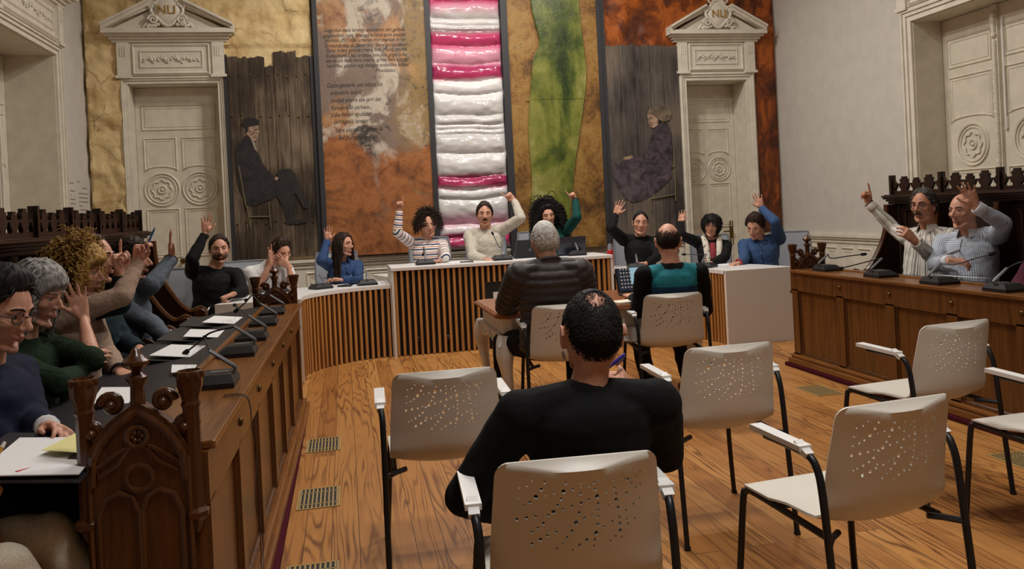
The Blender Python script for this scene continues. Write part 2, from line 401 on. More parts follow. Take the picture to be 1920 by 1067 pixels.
LEATHER = plain('black_leather', (34, 33, 36), .45, 0, .5, .2, 160)
BURG = plain('burgundy_carpet', (70, 18, 30), .95, 0, .1, .5, 300)
PAPER = plain('white_paper', (228, 227, 226), .8, 0, .2)
YPAPER = plain('pale_yellow_paper', (222, 214, 150), .8, 0, .2)
PLAST = plain('ivory_plastic', (210, 204, 192), .42, 0, .45); PLASTW = plain('white_plastic', (228, 226, 222), .35)
BMETAL = plain('black_tube', (24, 24, 26), .42, .2)
MICB = plain('black_mic_plastic', (22, 22, 24), .4); MICG = plain('grey_mic_plastic', (96, 96, 98), .4, .3); FOAM = plain('black_foam', (16, 16, 17), .95)
CHROME = plain('chrome', (200, 200, 200), .15, 1.0)
def mk_mesh():
    t = NT('grey_mesh_fabric', .8, 0, .2); n = t.n('ShaderNodeTexChecker', Vector=t.co('Object'), Scale=220.0, Color1=lin((128, 131, 138)), Color2=lin((168, 171, 178)))
    t.color(n.outputs[0]); return t.mat
MESHF = mk_mesh()
GREYPL = plain('grey_plastic', (120, 122, 128), .5)
TABLETOP = woodmat('walnut_table_top', (112, 62, 34), (150, 92, 56), .22, 0, 1.0, (164, 104, 66)); TWHITE = mk_trim('antique_white_paint', (226, 223, 216), .45)
RED = plain('red_enamel', (190, 34, 28), .35); SCREENG = plain('dark_screen', (40, 46, 58), .25)
CORDM = plain('dark_cord', (52, 28, 20), .6)
# ------------------------------------------------------------------ room shell
XL, XR, YB, ZC, YF = -2.745, 5.65, 10.0, 6.2, -3.5
def shell(name, boxes, mat):
    m = MB()
    for a, b in boxes: m.box(a, b)
    return struct(m.build(name, mat))
shell('floor', [((XL-.6, YF, -.1), (XR+.6, YB+.6, 0))], FLOOR)
shell('ceiling', [((XL-.6, YF, ZC), (XR+.6, YB+.6, ZC+.1))], CEIL)
shell('wall_front', [((XL-.6, YF-.1, 0), (XR+.6, YF, ZC))], WALL)
DL = (-2.30, -1.33, 3.02); DR = (4.36, 5.20, 2.95); D3 = (5.87, 7.31, 3.09); D4 = (7.45, 8.93, 3.155)
W = .5
shell('wall_back', [((XL-W, YB, 0), (DL[0], YB+W, ZC)), ((DL[0], YB, DL[2]), (DL[1], YB+W, ZC)), ((DL[1], YB, 0), (DR[0], YB+W, ZC)), ((DR[0], YB, DR[2]), (DR[1], YB+W, ZC)), ((DR[1], YB, 0), (XR+W, YB+W, ZC))], WALL)
shell('wall_right', [((XR, YF, 0), (XR+W, D3[0], ZC)), ((XR, D3[0], D3[2]), (XR+W, D3[1], ZC)), ((XR, D3[1], 0), (XR+W, YB, ZC))], WALL)
shell('wall_left', [((XL-W, YF, 0), (XL, D4[0], ZC)), ((XL-W, D4[0], D4[2]), (XL, D4[1], ZC)), ((XL-W, D4[1], 0), (XL, YB, ZC))], WALL)
# ---- doors with carved surrounds.  T(u, w, z): u across, w out of the wall
def surround(name, T, hw, zt, depth, leaves, txt, handle=None, cz=1.83, pw=.57):
    root = empty(name); struct(root)
    def bx(m, u0, u1, w0, w1, z0, z1):
        P = [T(u, w, z) for z in (z0, z1) for w in (w0, w1) for u in (u0, u1)]
        m.add(P, [(0, 2, 3, 1), (4, 5, 7, 6), (0, 1, 5, 4), (2, 6, 7, 3), (0, 4, 6, 2), (1, 3, 7, 5)])
    def ring(m, u0, u1, z0, z1, w, r=.012):
        m.tube([T(u0, w, z0), T(u1, w, z0), T(u1, w, z1), T(u0, w, z1)], r*1.25, 4, closed=True)
    # reveal lining
    m = MB(); e = .012
    bx(m, -hw-.01, -hw+e, -depth, .02, 0, zt); bx(m, hw-e, hw+.01, -depth, .02, 0, zt); bx(m, -hw, hw, -depth, .02, zt-e, zt+.01)
    m.build('reveal', LEAF, root)
    # leaf
    nl = leaves; lw = (2*hw-2*e)/nl
    for k in range(nl):
        u0 = -hw+e+k*lw+.003; u1 = u0+lw-.006; m = MB(); w0, w1 = -depth-.04, -depth
        bx(m, u0, u1, w0, w1, .01, zt-e-.005)
        cols = 2 if nl == 1 else 1; g = .09; cw = (u1-u0-g*(cols+1)+.02)/cols
        ring(m, u0+g-.02, u1-g+.02, zt-.50, zt-.22, w1, .011); ring(m, u0+g+.015, u1-g-.015, zt-.465, zt-.255, w1, .006)
        for c in range(cols):
            a = u0+g-.01+c*(cw+g-.02); b = a+cw; mu = (a+b)/2; R = min(cw/2+.015, .2)
            top = [T(a, w1, cz+R+.03), T(a, w1, zt-.60), T(b, w1, zt-.60), T(b, w1, cz+R+.03)]
            arcp = [T(mu+math.cos(t)*cw/2, w1, cz+R+.03+math.sin(t)*.05) for t in [PI*i/8 for i in range(1, 8)]]
            m.tube(top+arcp, .014, 4, closed=True)
            m.tube([T(a+.03, w1, cz+R+.075), T(a+.03, w1, zt-.63), T(b-.03, w1, zt-.63), T(b-.03, w1, cz+R+.075)], .006, 4, closed=True)
            for rr, th in ((R, .013), (R*.82, .008), (R*.55, .009), (R*.22, .012)):
                if rr == R*.55: pts = [T(mu+math.cos(t)*rr*(1+.10*math.cos(8*t)), w1+.006, cz+math.sin(t)*rr*(1+.10*math.cos(8*t))) for t in [2*PI*i/40 for i in range(40)]]
                else: pts = [T(mu+math.cos(t)*rr, w1+.004, cz+math.sin(t)*rr) for t in [2*PI*i/28 for i in range(28)]]
                m.tube(pts, th, 5, closed=True)
            m.ell(T(mu, w1, cz), R*.12)
            ring(m, a, b, 1.05, cz-R-.04, w1, .012); ring(m, a+.03, b-.03, 1.08, cz-R-.07, w1, .006)
            ring(m, a, b, .22, .88, w1, .012); ring(m, a+.03, b-.03, .25, .85, w1, .006)
        lf = m.build('door_leaf', LEAF, root, smooth=.7)
        if handle and k == 0:
            h = MB(); hu, hz, kind = handle
            if kind == 'knob': h.lathe(T(hu, w1, hz), [(.03, 0), (.03, .006), (.012, .01), (.012, .04), (.03, .05), (.034, .065), (.02, .085), (0.004, .088)], 14, ax=Vector(T(0, 1, 0))-Vector(T(0, 0, 0)))
            else:
                bx(h, hu-.025, hu+.025, w1, w1+.008, hz-.16, hz+.16); h.tube([T(hu, w1, hz+.02), T(hu, w1+.05, hz+.02), T(hu-.02, w1+.055, hz+.02), T(hu-.13, w1+.05, hz+.02)], .010, 8)
            h.build('door_handle', BRASS, lf, smooth=.6)
    if nl == 2:
        m = MB(); bx(m, -.035, .035, -depth, -depth+.03, .01, zt-e-.008); zs = [.3+i*.012 for i in range(int((zt-.75)/.012))]
        m.tube([T(0, -depth+.035, .2), T(0, -depth+.035, zt-.35)], .022, 10)
        m.tube([T(math.cos(z*70)*.016, -depth+.035+math.sin(z*70)*.016, z) for z in zs], .011, 5)
        for z in (zt-.30, zt-.10): m.ell(T(0, -depth+.035, z), (.03, .03, .03))
        m.tube([T(0, -depth+.035, zt-.28), T(0, -depth+.035, zt-.10)], [.022, .034], 8); m.build('twisted_astragal', LEAF, root, smooth=.7)
        m = MB(); m.tube(smoothpath([T(.085, -depth+.02, zt-.15), T(.085, -depth+.02, 2.0), T(.08, -depth+.02, 1.95), T(.06, -depth+.02, 1.92)], 3), .007, 6); m.build('door_bolt', PLASTW, root, smooth=.6)
    # architrave: stepped jambs and head
    m = MB(); cs = pw-hw
    for s in (-1, 1):
        for a, b, w in ((hw-.004, pw, .045), (hw+cs*.35, pw-.015, .062), (hw+cs*.62, pw-.03, .078)):
            bx(m, s*a, s*b, 0, w, 0, zt+cs)
        bx(m, s*(hw-.01), s*(pw+.02), 0, .09, 0, .25)
    for a, b, w in ((zt-.004, zt+cs, .045), (zt+cs*.35, zt+cs-.015, .062), (zt+cs*.62, zt+cs-.03, .078)): bx(m, -pw+.012, pw-.012, 0, w+.0015, a, b-.001)
    m.build('architrave', TRIM, root)
    # frieze with carved garland
    zf = zt+cs; m = MB(); fh = .37
    bx(m, -pw+.02, pw-.02, 0, .06, zf, zf+fh)
    for s in (-1, 1):
        bx(m, s*(pw-.13), s*pw, 0, .085, zf+.0, zf+fh); bx(m, s*(pw-.15), s*(pw+.02), 0, .10, zf-.03, zf+.002)
        for q in range(3): bx(m, s*(pw-.10+q*.025), s*(pw-.088+q*.025), .085, .092, zf+fh-.16, zf+fh-.05)
    ring(m, -pw+.17, pw-.17, zf+.02, zf+fh-.03, .06, .02); ring(m, -pw+.24, pw-.24, zf+.09, zf+fh-.10, .06, .012)
    m.build('frieze', TRIM, root)
    g = MB(); rnd = random.Random(4); n = 16; gw = pw-.29
    for i in range(n+1):
        u = -gw+2*gw*i/n; z = zf+fh*.5-.003+.012*math.sin(i*1.6)
        g.ell(T(u, .068, z), .02 if i % 4 == 2 else .014, 8, 6)
        for q in range(2): g.ell(T(u+rnd.uniform(-.02, .02), .066, z+rnd.uniform(-.03, .03)), (.014, .014, .012), 6, 5)
    g.build('garland', TRIM, root, smooth=.8)
    # cornice and broken pediment
    zc = zf+fh; m = MB()
    prof = ((.06, 0, .03), (.09, .03, .06), (.13, .06, .085), (.17, .085, .125), (.15, .125, .14))
    for w, a, b in prof: bx(m, -pw-w*.75, pw+w*.75, 0, w+.03, zc+a, zc+b)
    zb = zc+.14; cw = pw+.125; ah = .36; rise = ah/cw
    m.build('cornice', TRIM, root)
    m = MB()
    m.prism([(-cw+.10, zb), (cw-.10, zb), (0, zb+ah-.06)], lambda u, v, t: T(u, t, v), 0, .125)
    for s in (-1, 1):
        for a, b, w in ((0, .03, .165), (.03, .07, .20), (.07, .10, .235)):
            u0, u1 = cw, .17
            q = [(s*u0, zb+a-.05), (s*u1, zb+(u0-u1)*rise+a-.05), (s*u1, zb+(u0-u1)*rise+b-.05), (s*u0, zb+b-.05)]
            if a == 0: q[0] = (s*(u0-.0), zb); q[3] = (s*u0, zb)
            m.prism(q if s > 0 else q[::-1], lambda u, v, t: T(u, t, v), 0, w)
    m.build('pediment', TRIM, root)
    # carved cartouche
    c = MB(); zz = zb+.20
    T0 = T; T = lambda u, w, z: T0(u, w+.045, z)
    R = Matrix((Vector(T(1, 0, 0))-Vector(T(0, 0, 0)), Vector(T(0, 1, 0))-Vector(T(0, 0, 0)), Vector((0, 0, 1)))).transposed()
    c.ell(T(0, .11, zz), (.15, .05, .17), 18, 10, R)
    c.tube([T(math.cos(t)*.15*(1+.12*math.cos(4*t)), .13, zz+math.sin(t)*.16*(1+.10*math.cos(4*t))) for t in [2*PI*i/40 for i in range(40)]], .02, 6, closed=True)
    def scroll(u, z, r, s, turns=1.6, th=.016):
        c.tube([T(u+s*math.cos(t)*r*(1-t/(2*PI*turns)*.85), .14, z+math.sin(t)*r*(1-t/(2*PI*turns)*.85)) for t in [2*PI*turns*i/26 for i in range(27)]], [th*(1-.5*i/26) for i in range(27)], 6)
    for s in (-1, 1):
        scroll(s*.10, zz+.17, .06, s); scroll(s*.15, zz-.11, .055, s); scroll(s*.16, zz+.05, .045, -s)
        for q in range(7): c.ell(T(s*(.10+.018*q), .12, zz-.17+rnd.uniform(-.012, .02)), (.024, .02, .022), 7, 6)
        for q in range(4): c.ell(T(s*(.22+.012*q), .10, zz-.14-.015*q), (.022, .02, .018), 7, 6)
    for q in range(-2, 3): c.tube([T(q*.03, .13, zz+.19), T(q*.045, .15, zz+.25-abs(q)*.02), T(q*.055, .17, zz+.27-abs(q)*.025)], [.022, .02, .008], 6)
    co = c.build('cartouche', TRIM, root, smooth=.9)
    if txt:
        X = Vector(T(1, 0, 0))-Vector(T(0, 0, 0)); N = Vector(T(0, 1, 0))-Vector(T(0, 0, 0)); o = Vector(T(0, .162, zz-.05))
        if X.cross(Vector((0, 0, 1))).dot(N) < 0: X = -X
        mt = Matrix((X, Vector((0, 0, 1)), N)).transposed().to_4x4(); mt.translation = o
        q = text_mesh(txt, .135, 'gilt_letters', GOLD, co, mt, 'CENTER', .004)
    return root
surround('door_1', lambda u, w, z: (-1.815+u, YB-w, z), .485, DL[2], .20, 1, 'NLI', (-.02+.0, 1.0, 'knob'))
surround('door_2', lambda u, w, z: (4.78+u, YB-w, z), .42, DR[2], .35, 1, 'NLI', (.30, .96, 'lever'), 1.82, .53)
surround('door_3', lambda u, w, z: (XR-w, 6.59-u, z), .72, D3[2], .30, 2, 'NLI', None, 1.82, .86)
surround('door_4', lambda u, w, z: (XL+w, 8.19+u, z), .74, D4[2], .43, 2, 'NLI', None, 1.82, .86)
# ---- wainscot
def wainscot(name, T, u0, u1, gaps, step, vee):
    root = empty(name); struct(root); m = MB()
    def bx(a, b, w, z0, z1):
        P = [T(u, q, z) for z in (z0, z1) for q in (0, w) for u in (a, b)]
        m.add(P, [(0, 2, 3, 1), (4, 5, 7, 6), (0, 1, 5, 4), (2, 6, 7, 3), (0, 4, 6, 2), (1, 3, 7, 5)])
    segs = []; a = u0
    for g0, g1 in gaps: segs.append((a, g0)); a = g1
    segs.append((a, u1))
    for a, b in segs:
        bx(a, b, .012, 0, .88); bx(a, b, .05, .905, .94); bx(a, b, .035, .88, .905); bx(a, b, .025, .84, .86); bx(a, b, .04, 0, .16); bx(a, b, .03, .16, .19)
        n = max(1, int((b-a)/step)); s = (b-a)/n
        for i in range(n):
            p, q = a+i*s+s*.14, a+(i+1)*s-s*.14
            m.tube([T(p, .012, .28), T(q, .012, .28), T(q, .012, .78), T(p, .012, .78)], .016, 4, closed=True)
            m.tube([T(p+.04, .012, .32), T(q-.04, .012, .32), T(q-.04, .012, .74), T(p+.04, .012, .74)], .007, 4, closed=True)
            if vee:
                c = (p+q)/2; h = (q-p)/2-.06
                m.add([T(c-h, .014, .72), T(c+h, .014, .72), T(c, .014, .55), T(c, .035, .68)], [(0, 1, 3), (1, 2, 3), (2, 0, 3)])
    m.build('wainscot_panels', TRIM, root); return root
wainscot('trim_1', lambda u, w, z: (u, YB-w, z), XL, XR, [(-2.40, -1.23), (4.24, 5.33)], .62, True)
wainscot('trim_2', lambda u, w, z: (XR-w, u, z), YF, YB, [(5.71, 7.47)], .31, False)
wainscot('trim_3', lambda u, w, z: (XL+w, u, z), YF, YB, [(7.31, 9.07)], .31, False)
# ---- mural panels on the back wall
ZT = 5.0
def relief(name, x0, x1, z0, z1, hole, mat, label, fn, step=.025):
    nx = int((x1-x0)/step); nz = int((z1-z0)/step); m = MB(); idx = {}; V = []; F = []
    for j in range(nz+1):
        for i in range(nx+1):
            x = x0+(x1-x0)*i/nx; z = z0+(z1-z0)*j/nz
            h = fn(x, z); e = min(i, nx-i, j, nz-j)
            V.append((x, YB-.02-max(h, .01) if e else YB-.001, z))
    for j in range(nz):
        for i in range(nx):
            x = x0+(x1-x0)*(i+.5)/nx; z = z0+(z1-z0)*(j+.5)/nz
            if hole and hole[0] < x < hole[1] and z < hole[2]: continue
            a = j*(nx+1)+i; F.append((a, a+1, a+nx+2, a+nx+1))
    m.add(V, F); o = m.build(name, mat, None, smooth=1.2, fix=False)
    o.data.flip_normals() if o.data.polygons[0].normal.y > 0 else None
    return at(tag(o, label, 'mural'), ((x0+x1)/2, YB, z0))
def rockh(x, z):
    if x > -1.30 and z < 3.42: return .004
    p = Vector((x*1.5+noise.noise(Vector((x*2, z*2, 3)))*.35, z*1.9+noise.noise(Vector((x*2, z*2, 9)))*.35, .3))
    d, pts = noise.voronoi(p); e = min(1, (d[1]-d[0])*5); c = noise.noise(pts[0]*7.3)
    return .02+.03*c*e+.025*e+.035*noise.fractal(Vector((x*4, z*4, 1)), 1, 2, 4)+.010*noise.noise(Vector((x*22, z*22, 5)))
relief('rock_relief', XL+.01, -.25, .95, ZT, (-2.37, -1.26, 3.5), ROCK, 'ochre rough stone relief around the left white door', rockh)
def fireh(x, z): return .012+.05*max(0, noise.fractal(Vector((x*2.2, z*2.2, 4)), 1, 2, 5))*(1 if z > 3.3 else .25)
relief('mural_panel', 3.24, XR-.012, .95, ZT, (4.30, 5.26, 3.05), RUSTFIRE, 'burnt orange and black mural panel around the right white door', fireh, .03)
def paint(parent, name, poly, y, mat):
    m = MB(); m.prism(poly, lambda u, v, t: (u, t, v), y, y+.002); return m.build(name, mat, parent)
# old boards with the seated man
def boards(root, x0, x1, z0, tops, mat, y0, y1, seed):
    rnd = random.Random(seed); n = len(tops); w = (x1-x0)/n; x = x0
    for k in range(n):
        b = MB(); xe = x0+(k+1)*w+(rnd.uniform(-.02, .02) if k < n-1 else 0); zt = tops[k]
        poly = [(x+.003, z0), (xe-.003, z0), (xe-.003, zt+rnd.uniform(-.02, .02)), (x+(xe-x)*.6, zt+rnd.uniform(-.01, .02)), (x+(xe-x)*.3, zt+rnd.uniform(-.02, .01)), (x+.003, zt)]
        dy = rnd.uniform(-.004, .004); b.prism(poly, lambda u, v, t: (u, t, v), y0+dy, y1); b.build('board', mat, root); x = xe
r = empty('painted_door'); tag(r, 'dark old boards painted with a seated man in a cap', 'painting')
boards(r, -1.225, -.30, .98, [3.31, 3.30, 3.30, 3.19, 3.36, 3.36, 3.30], OLDWOOD, 9.945, 9.99, 3)
m = MB(); m.box((-1.265, 9.925, .96), (-1.225, 9.99, 3.33)); m.box((-.30, 9.925, .96), (-.255, 9.99, 3.30)); explode(m.build('edge_strip', FRAMEBLK, r))
m = MB(); rnd = random.Random(5)
for zz in (3.08, 2.62, 1.4):
    for k in range(9): m.ell((-1.19+k*.105, 9.94, zz+rnd.uniform(-.02, .02)), (.011, .008, .011), 7, 5)
m.build('nail_heads', BRASS, r, smooth=.9)
Y0 = 9.936
M_CAP = [(-1.088, 2.526), (-1.077, 2.586), (-1.018, 2.612), (-.939, 2.599), (-.893, 2.562), (-.903, 2.521), (-.997, 2.501), (-1.063, 2.497)]
M_FACE = [(-1.051, 2.483), (-1.023, 2.505), (-.909, 2.515), (-.908, 2.471), (-.897, 2.44), (-.913, 2.424), (-.915, 2.394), (-.93, 2.348), (-.965, 2.335), (-1.003, 2.372), (-1.041, 2.414)]
M_COAT = [(-1.06, 2.401), (-1.138, 2.307), (-1.174, 2.199), (-1.177, 2.034), (-1.161, 1.814), (-1.092, 1.619), (-1.014, 1.588), (-.798, 1.661), (-.714, 1.74), (-.721, 1.879), (-.81, 1.966), (-.885, 2.079), (-.943, 2.246), (-1.003, 2.364)]
M_LEGS = [(-1.036, 1.672), (-.794, 1.744), (-.708, 1.878), (-.731, 1.957), (-.675, 2.002), (-.581, 2.004), (-.53, 1.941), (-.472, 1.758), (-.385, 1.587), (-.401, 1.532), (-.455, 1.548), (-.54, 1.733), (-.564, 1.512), (-.542, 1.413), (-.421, 1.407), (-.422, 1.374), (-.545, 1.358), (-.647, 1.366), (-.661, 1.461), (-.682, 1.573), (-.743, 1.7), (-.934, 1.612)]
fig = paint(r, 'painted_man', M_COAT, Y0, COATP)
paint(fig, 'painted_legs', M_LEGS, Y0-.002, LEGP); paint(fig, 'painted_cap', M_CAP, Y0-.004, PAINTBLACK); paint(fig, 'painted_face', M_FACE, Y0-.003, FACEP)
paint(fig, 'painted_shirt', [(-1.003, 2.372), (-.965, 2.33), (-.932, 2.204), (-.962, 2.241)], Y0-.003, SHIRTP)
paint(fig, 'painted_hand', [(-.746, 1.922), (-.712, 1.906), (-.729, 1.874), (-.761, 1.886)], Y0-.004, FACEP)
paint(fig, 'painted_hair', [(-1.051, 2.50), (-1.02, 2.50), (-1.03, 2.44), (-1.052, 2.43)], Y0-.004, PAINTBLACK)
paint(fig, 'painted_eye', [(-.955, 2.466), (-.925, 2.474), (-.92, 2.464), (-.95, 2.456)], Y0-.0045, PAINTBLACK)
m = MB()
for a, b in (((-1.08, 1.60), (-1.052, 1.33)), ((-1.073, 1.467), (-.834, 1.461)), ((-.841, 1.62), (-.827, 1.33)), ((-1.15, 2.06), (-1.09, 1.58))): m.tube([(a[0], Y0-.001, a[1]), (b[0], Y0-.001, b[1])], .008, 4)
m.build('painted_chair', STICKP, fig); at(r, (-.76, 9.99, .96))
# old boards with the seated woman
r = empty('painted_door'); tag(r, 'grey old boards painted with a seated woman in a headscarf', 'painting')
boards(r, 3.29, 4.25, .96, [3.39, 3.40, 3.39, 3.40, 3.39], OLDGREY, 9.925, 9.975, 8)
m = MB(); m.box((3.235, 9.91, .94), (3.29, 9.98, 4.0)); m.build('edge_strip', FRAMEBLK, r)
Y0 = 9.916
W_TORSO = [(3.932, 2.391), (4.062, 2.417), (4.105, 2.31), (4.116, 2.081), (4.098, 1.838), (3.996, 1.751), (3.803, 1.728), (3.728, 1.837), (3.588, 1.887), (3.449, 1.952), (3.482, 1.996), (3.656, 1.99), (3.738, 2.033), (3.808, 2.152), (3.863, 2.301)]
W_SKIRT = [(3.449, 1.967), (3.336, 1.896), (3.314, 1.777), (3.383, 1.594), (3.472, 1.47), (3.564, 1.421), (3.693, 1.445), (3.79, 1.486), (3.99, 1.629), (4.092, 1.732), (4.099, 1.868), (3.713, 1.852)]
fig = paint(r, 'painted_woman', W_TORSO, Y0-.002, DRESSP); paint(fig, 'painted_skirt', W_SKIRT, Y0, SKIRTP)
paint(fig, 'painted_face', [(3.811, 2.539), (3.89, 2.513), (3.951, 2.451), (3.938, 2.39), (3.882, 2.349), (3.834, 2.363), (3.823, 2.393), (3.799, 2.418), (3.823, 2.454), (3.799, 2.479)], Y0-.003, FACEP)
paint(fig, 'painted_headscarf', [(3.812, 2.545), (3.84, 2.605), (3.944, 2.624), (4.072, 2.606), (4.125, 2.522), (4.096, 2.447), (4.014, 2.425), (3.951, 2.457), (3.89, 2.519)], Y0-.004, SCARFP)
paint(fig, 'painted_hand', [(3.467, 1.997), (3.562, 2.015), (3.593, 1.993), (3.528, 1.965), (3.459, 1.967)], Y0-.004, FACEP)
paint(fig, 'painted_hair', [(3.90, 2.515), (3.96, 2.45), (3.99, 2.43), (3.95, 2.39), (3.935, 2.41), (3.945, 2.45)], Y0-.0035, PAINTBLACK)
paint(fig, 'painted_eye', [(3.835, 2.482), (3.865, 2.474), (3.86, 2.466), (3.838, 2.472)], Y0-.0045, PAINTBLACK)
m = MB()
for a, b in (((4.142, 2.08), (4.13, 1.42)), ((3.79, 1.455), (4.13, 1.50)), ((3.80, 1.45), (3.80, 1.30)), ((4.10, 1.85), (4.14, 1.85))): m.tube([(a[0], Y0-.001, a[1]), (b[0], Y0-.001, b[1])], .009, 4)
m.build('painted_chair', STICKP, fig); at(r, (3.74, 9.97, .94))
# rust panel with the verses
r = empty('mural_panel'); tag(r, 'tall rust and grey mural panel lettered with verses', 'mural')
m = MB(); m.box((-.195, 9.90, .96), (1.055, 9.985, ZT)); m.build('panel', RUSTTEXT, r)
m = MB(); m.box((-.25, 9.88, .93), (-.195, 9.99, ZT)); m.box((1.055, 9.88, .93), (1.115, 9.99, ZT)); explode(m.build('frame', FRAMEBLK, r))
B1 = [('Gogo-ilun matz lehengo amonaren zeri garbiak', -.129, 3.575), ('gogorazten matz lehengo antzina zure ametsa', -.132, 3.513), ('Jaunlok zuri mila urtetan mendeetan zehar', -.12, 3.457), ('Ermandadea du herri zuri bere gorputzean', -.12, 3.395), ('Gure bidea gozale irtera bizi. Munt, mutila', -.12, 3.34), ('Euskaldunko lau urtetan ezkutuz gogo onez', -.115, 3.278), ('eta bezala badu bere indarra, griñaz bera bidetik', -.115, 3.222), ('herri hau guztion argi dezagun euskaldun bidean', -.11, 3.16), ('Mundakako', .45, 3.10)]
B2 = [('Gazte-gazterik utsi nitzun ala', -.124, 2.93), ('oraindaño bizirik', -.086, 2.842), ('zenbait amore eze jarri det', -.084, 2.755), ("Kantabria'ko parkean", -.082, 2.668), ('pizka bation eguzkitan', -.092, 2.588), ('jarriagatik lanean', -.06, 2.507), ('bere aitaren ok izango da', -.04, 2.407), ('Be! Jaungo et yrilian', -.02, 2.319), ('Txoko', .233, 2.23)]
for k, (s, x, z) in enumerate(B1+B2):
    mt = Matrix(((1, 0, 0, x), (0, 0, -1, 9.899), (0, 1, 0, z), (0, 0, 0, 1)))
    q = text_mesh(s, .062 if k < 9 else .072, 'verse_line', INK, r, mt, 'LEFT', .001, .25)
    w = max(v.co.x for v in q.data.vertices)-x; tgt = {8: .23, 17: .14}.get(k, (.95 if k < 9 else .026*len(s)*.83)); f = tgt/w
    for v in q.data.vertices: v.co.x = x+(v.co.x-x)*f; v.co.z += .03*(v.co.x-x)*.35
at(r, (.43, 9.99, .93))
# glossy padded pink and white panel
r = empty('mural_panel'); tag(r, 'glossy rippled pink and white padded panel', 'mural')
rows = [.97, 1.12, 1.27, 1.58, 1.70, 1.84, 2.12, 2.35, 2.41, 2.47, 2.58, 2.84, 3.0, 3.2, 3.42, 3.6, 3.665, 3.74, 3.95, 4.2, 4.5, ZT]
nx, nz = 60, 320; V = []; F = []
for j in range(nz+1):
    z = .96+(ZT-.96)*j/nz; zz = z
    for i in range(nx+1):
        u = i/nx; x = 1.12+.85*u+.012*noise.noise(Vector((0, z*3, u > .5)))*(abs(u-.5)*2)**3
        zz = z+.03*noise.noise(Vector((u*2.2, z*1.5, 2)))+.02*math.sin(u*PI)
        k = 0
        while k < len(rows)-2 and zz > rows[k+1]: k += 1
        f = min(1, max(0, (zz-rows[k])/(rows[k+1]-rows[k]))); hh = rows[k+1]-rows[k]
        puff = math.sin(f*PI)**.6*min(.055, hh*.4)
        edge = min(1, min(u, 1-u)*12)**.5
        y = 9.94-puff*edge-.012*noise.fractal(Vector((x*5, z*9, 3)), 1, 2, 2)*edge-.002*noise.noise(Vector((x*18, z*30, 8)))*edge
        V.append((x, y, z))
for j in range(nz):
    for i in range(nx): a = j*(nx+1)+i; F.append((a, a+1, a+nx+2, a+nx+1))
m = MB(); m.add(V, F); m.build('padded_sheet', PINK, r, smooth=3, fix=False)
m = MB(); m.box((1.115, 9.95, .95), (1.99, 9.985, ZT)); m.build('backing', FRAMEBLK, r)
m = MB(); m.box((1.975, 9.88, .88), (2.055, 9.99, ZT)); m.build('frame', FRAMEBLK, r); at(r, (1.55, 9.985, .88))
# green and brown panel
r = empty('mural_panel'); tag(r, 'mossy brown mural panel with a raised olive green band', 'mural')
m = MB(); m.box((2.055, 9.90, .90), (3.185, 9.985, ZT)); m.build('panel', MOSSBROWN, r)
m = MB(); m.box((3.185, 9.89, .92), (3.235, 9.985, ZT)); m.build('frame', FRAMEBLK, r)
RV = [(2.40, ZT), (2.36, 3.955), (2.45, 3.456), (2.363, 3.222), (2.302, 2.783), (2.263, 2.432), (2.261, 2.08), (2.274, 1.728), (2.23, 1.32), (2.241, 1.0), (2.61, .97), (2.73, 1.384), (2.804, 1.884), (2.886, 2.297), (2.961, 2.681), (3.011, 3.066), (2.975, 3.601), (2.956, 3.957), (2.95, ZT)]
rp = [(p.x, p.y) for p in smoothpath([(a, b, 0) for a, b in RV], 4)]
m = MB(); m.prism(rp, lambda u, v, t: (u, t, v), 9.872, 9.90); b = m.build('green_band', GREENRES, r); 
m = MB(); m.tube([(x, 9.876, z) for x, z in rp], .009, 5, closed=True); m.box((2.24, 9.868, 2.735), (2.99, 9.874, 2.745)); m.build('band_edge', GREENRES, b)
at(r, (2.62, 9.985, .90))
# printed sheet on the left wall
r = empty('wall_notice'); tag(r, 'faint printed text notice on the left wall beside the stone relief', 'notice')
m = MB(); m.box((XL+.001, 9.14, 1.42), (XL+.004, 9.93, 1.98)); m.build('sheet', mk_wall('notice_paper', (205, 199, 188)), r)
m = MB()
for k, (a, b, z) in enumerate(((.1, .3, 1.90), (.44, .52, 1.925), (.62, .8, 1.86))+tuple(q for i in range(9) for q in ((.06, .33 if i % 3 != 1 else .18, 1.82-i*.044), (.46, .82 if i % 4 != 3 else .6, 1.80-i*.044)))):
    m.box((XL+.004, 9.14+a*.9, z-.005), (XL+.0048, 9.14+b*.9, z+.005))
m.build('printed_lines', plain('grey_print', (120, 112, 104), .8), r); at(r, (XL, 9.53, 1.42))
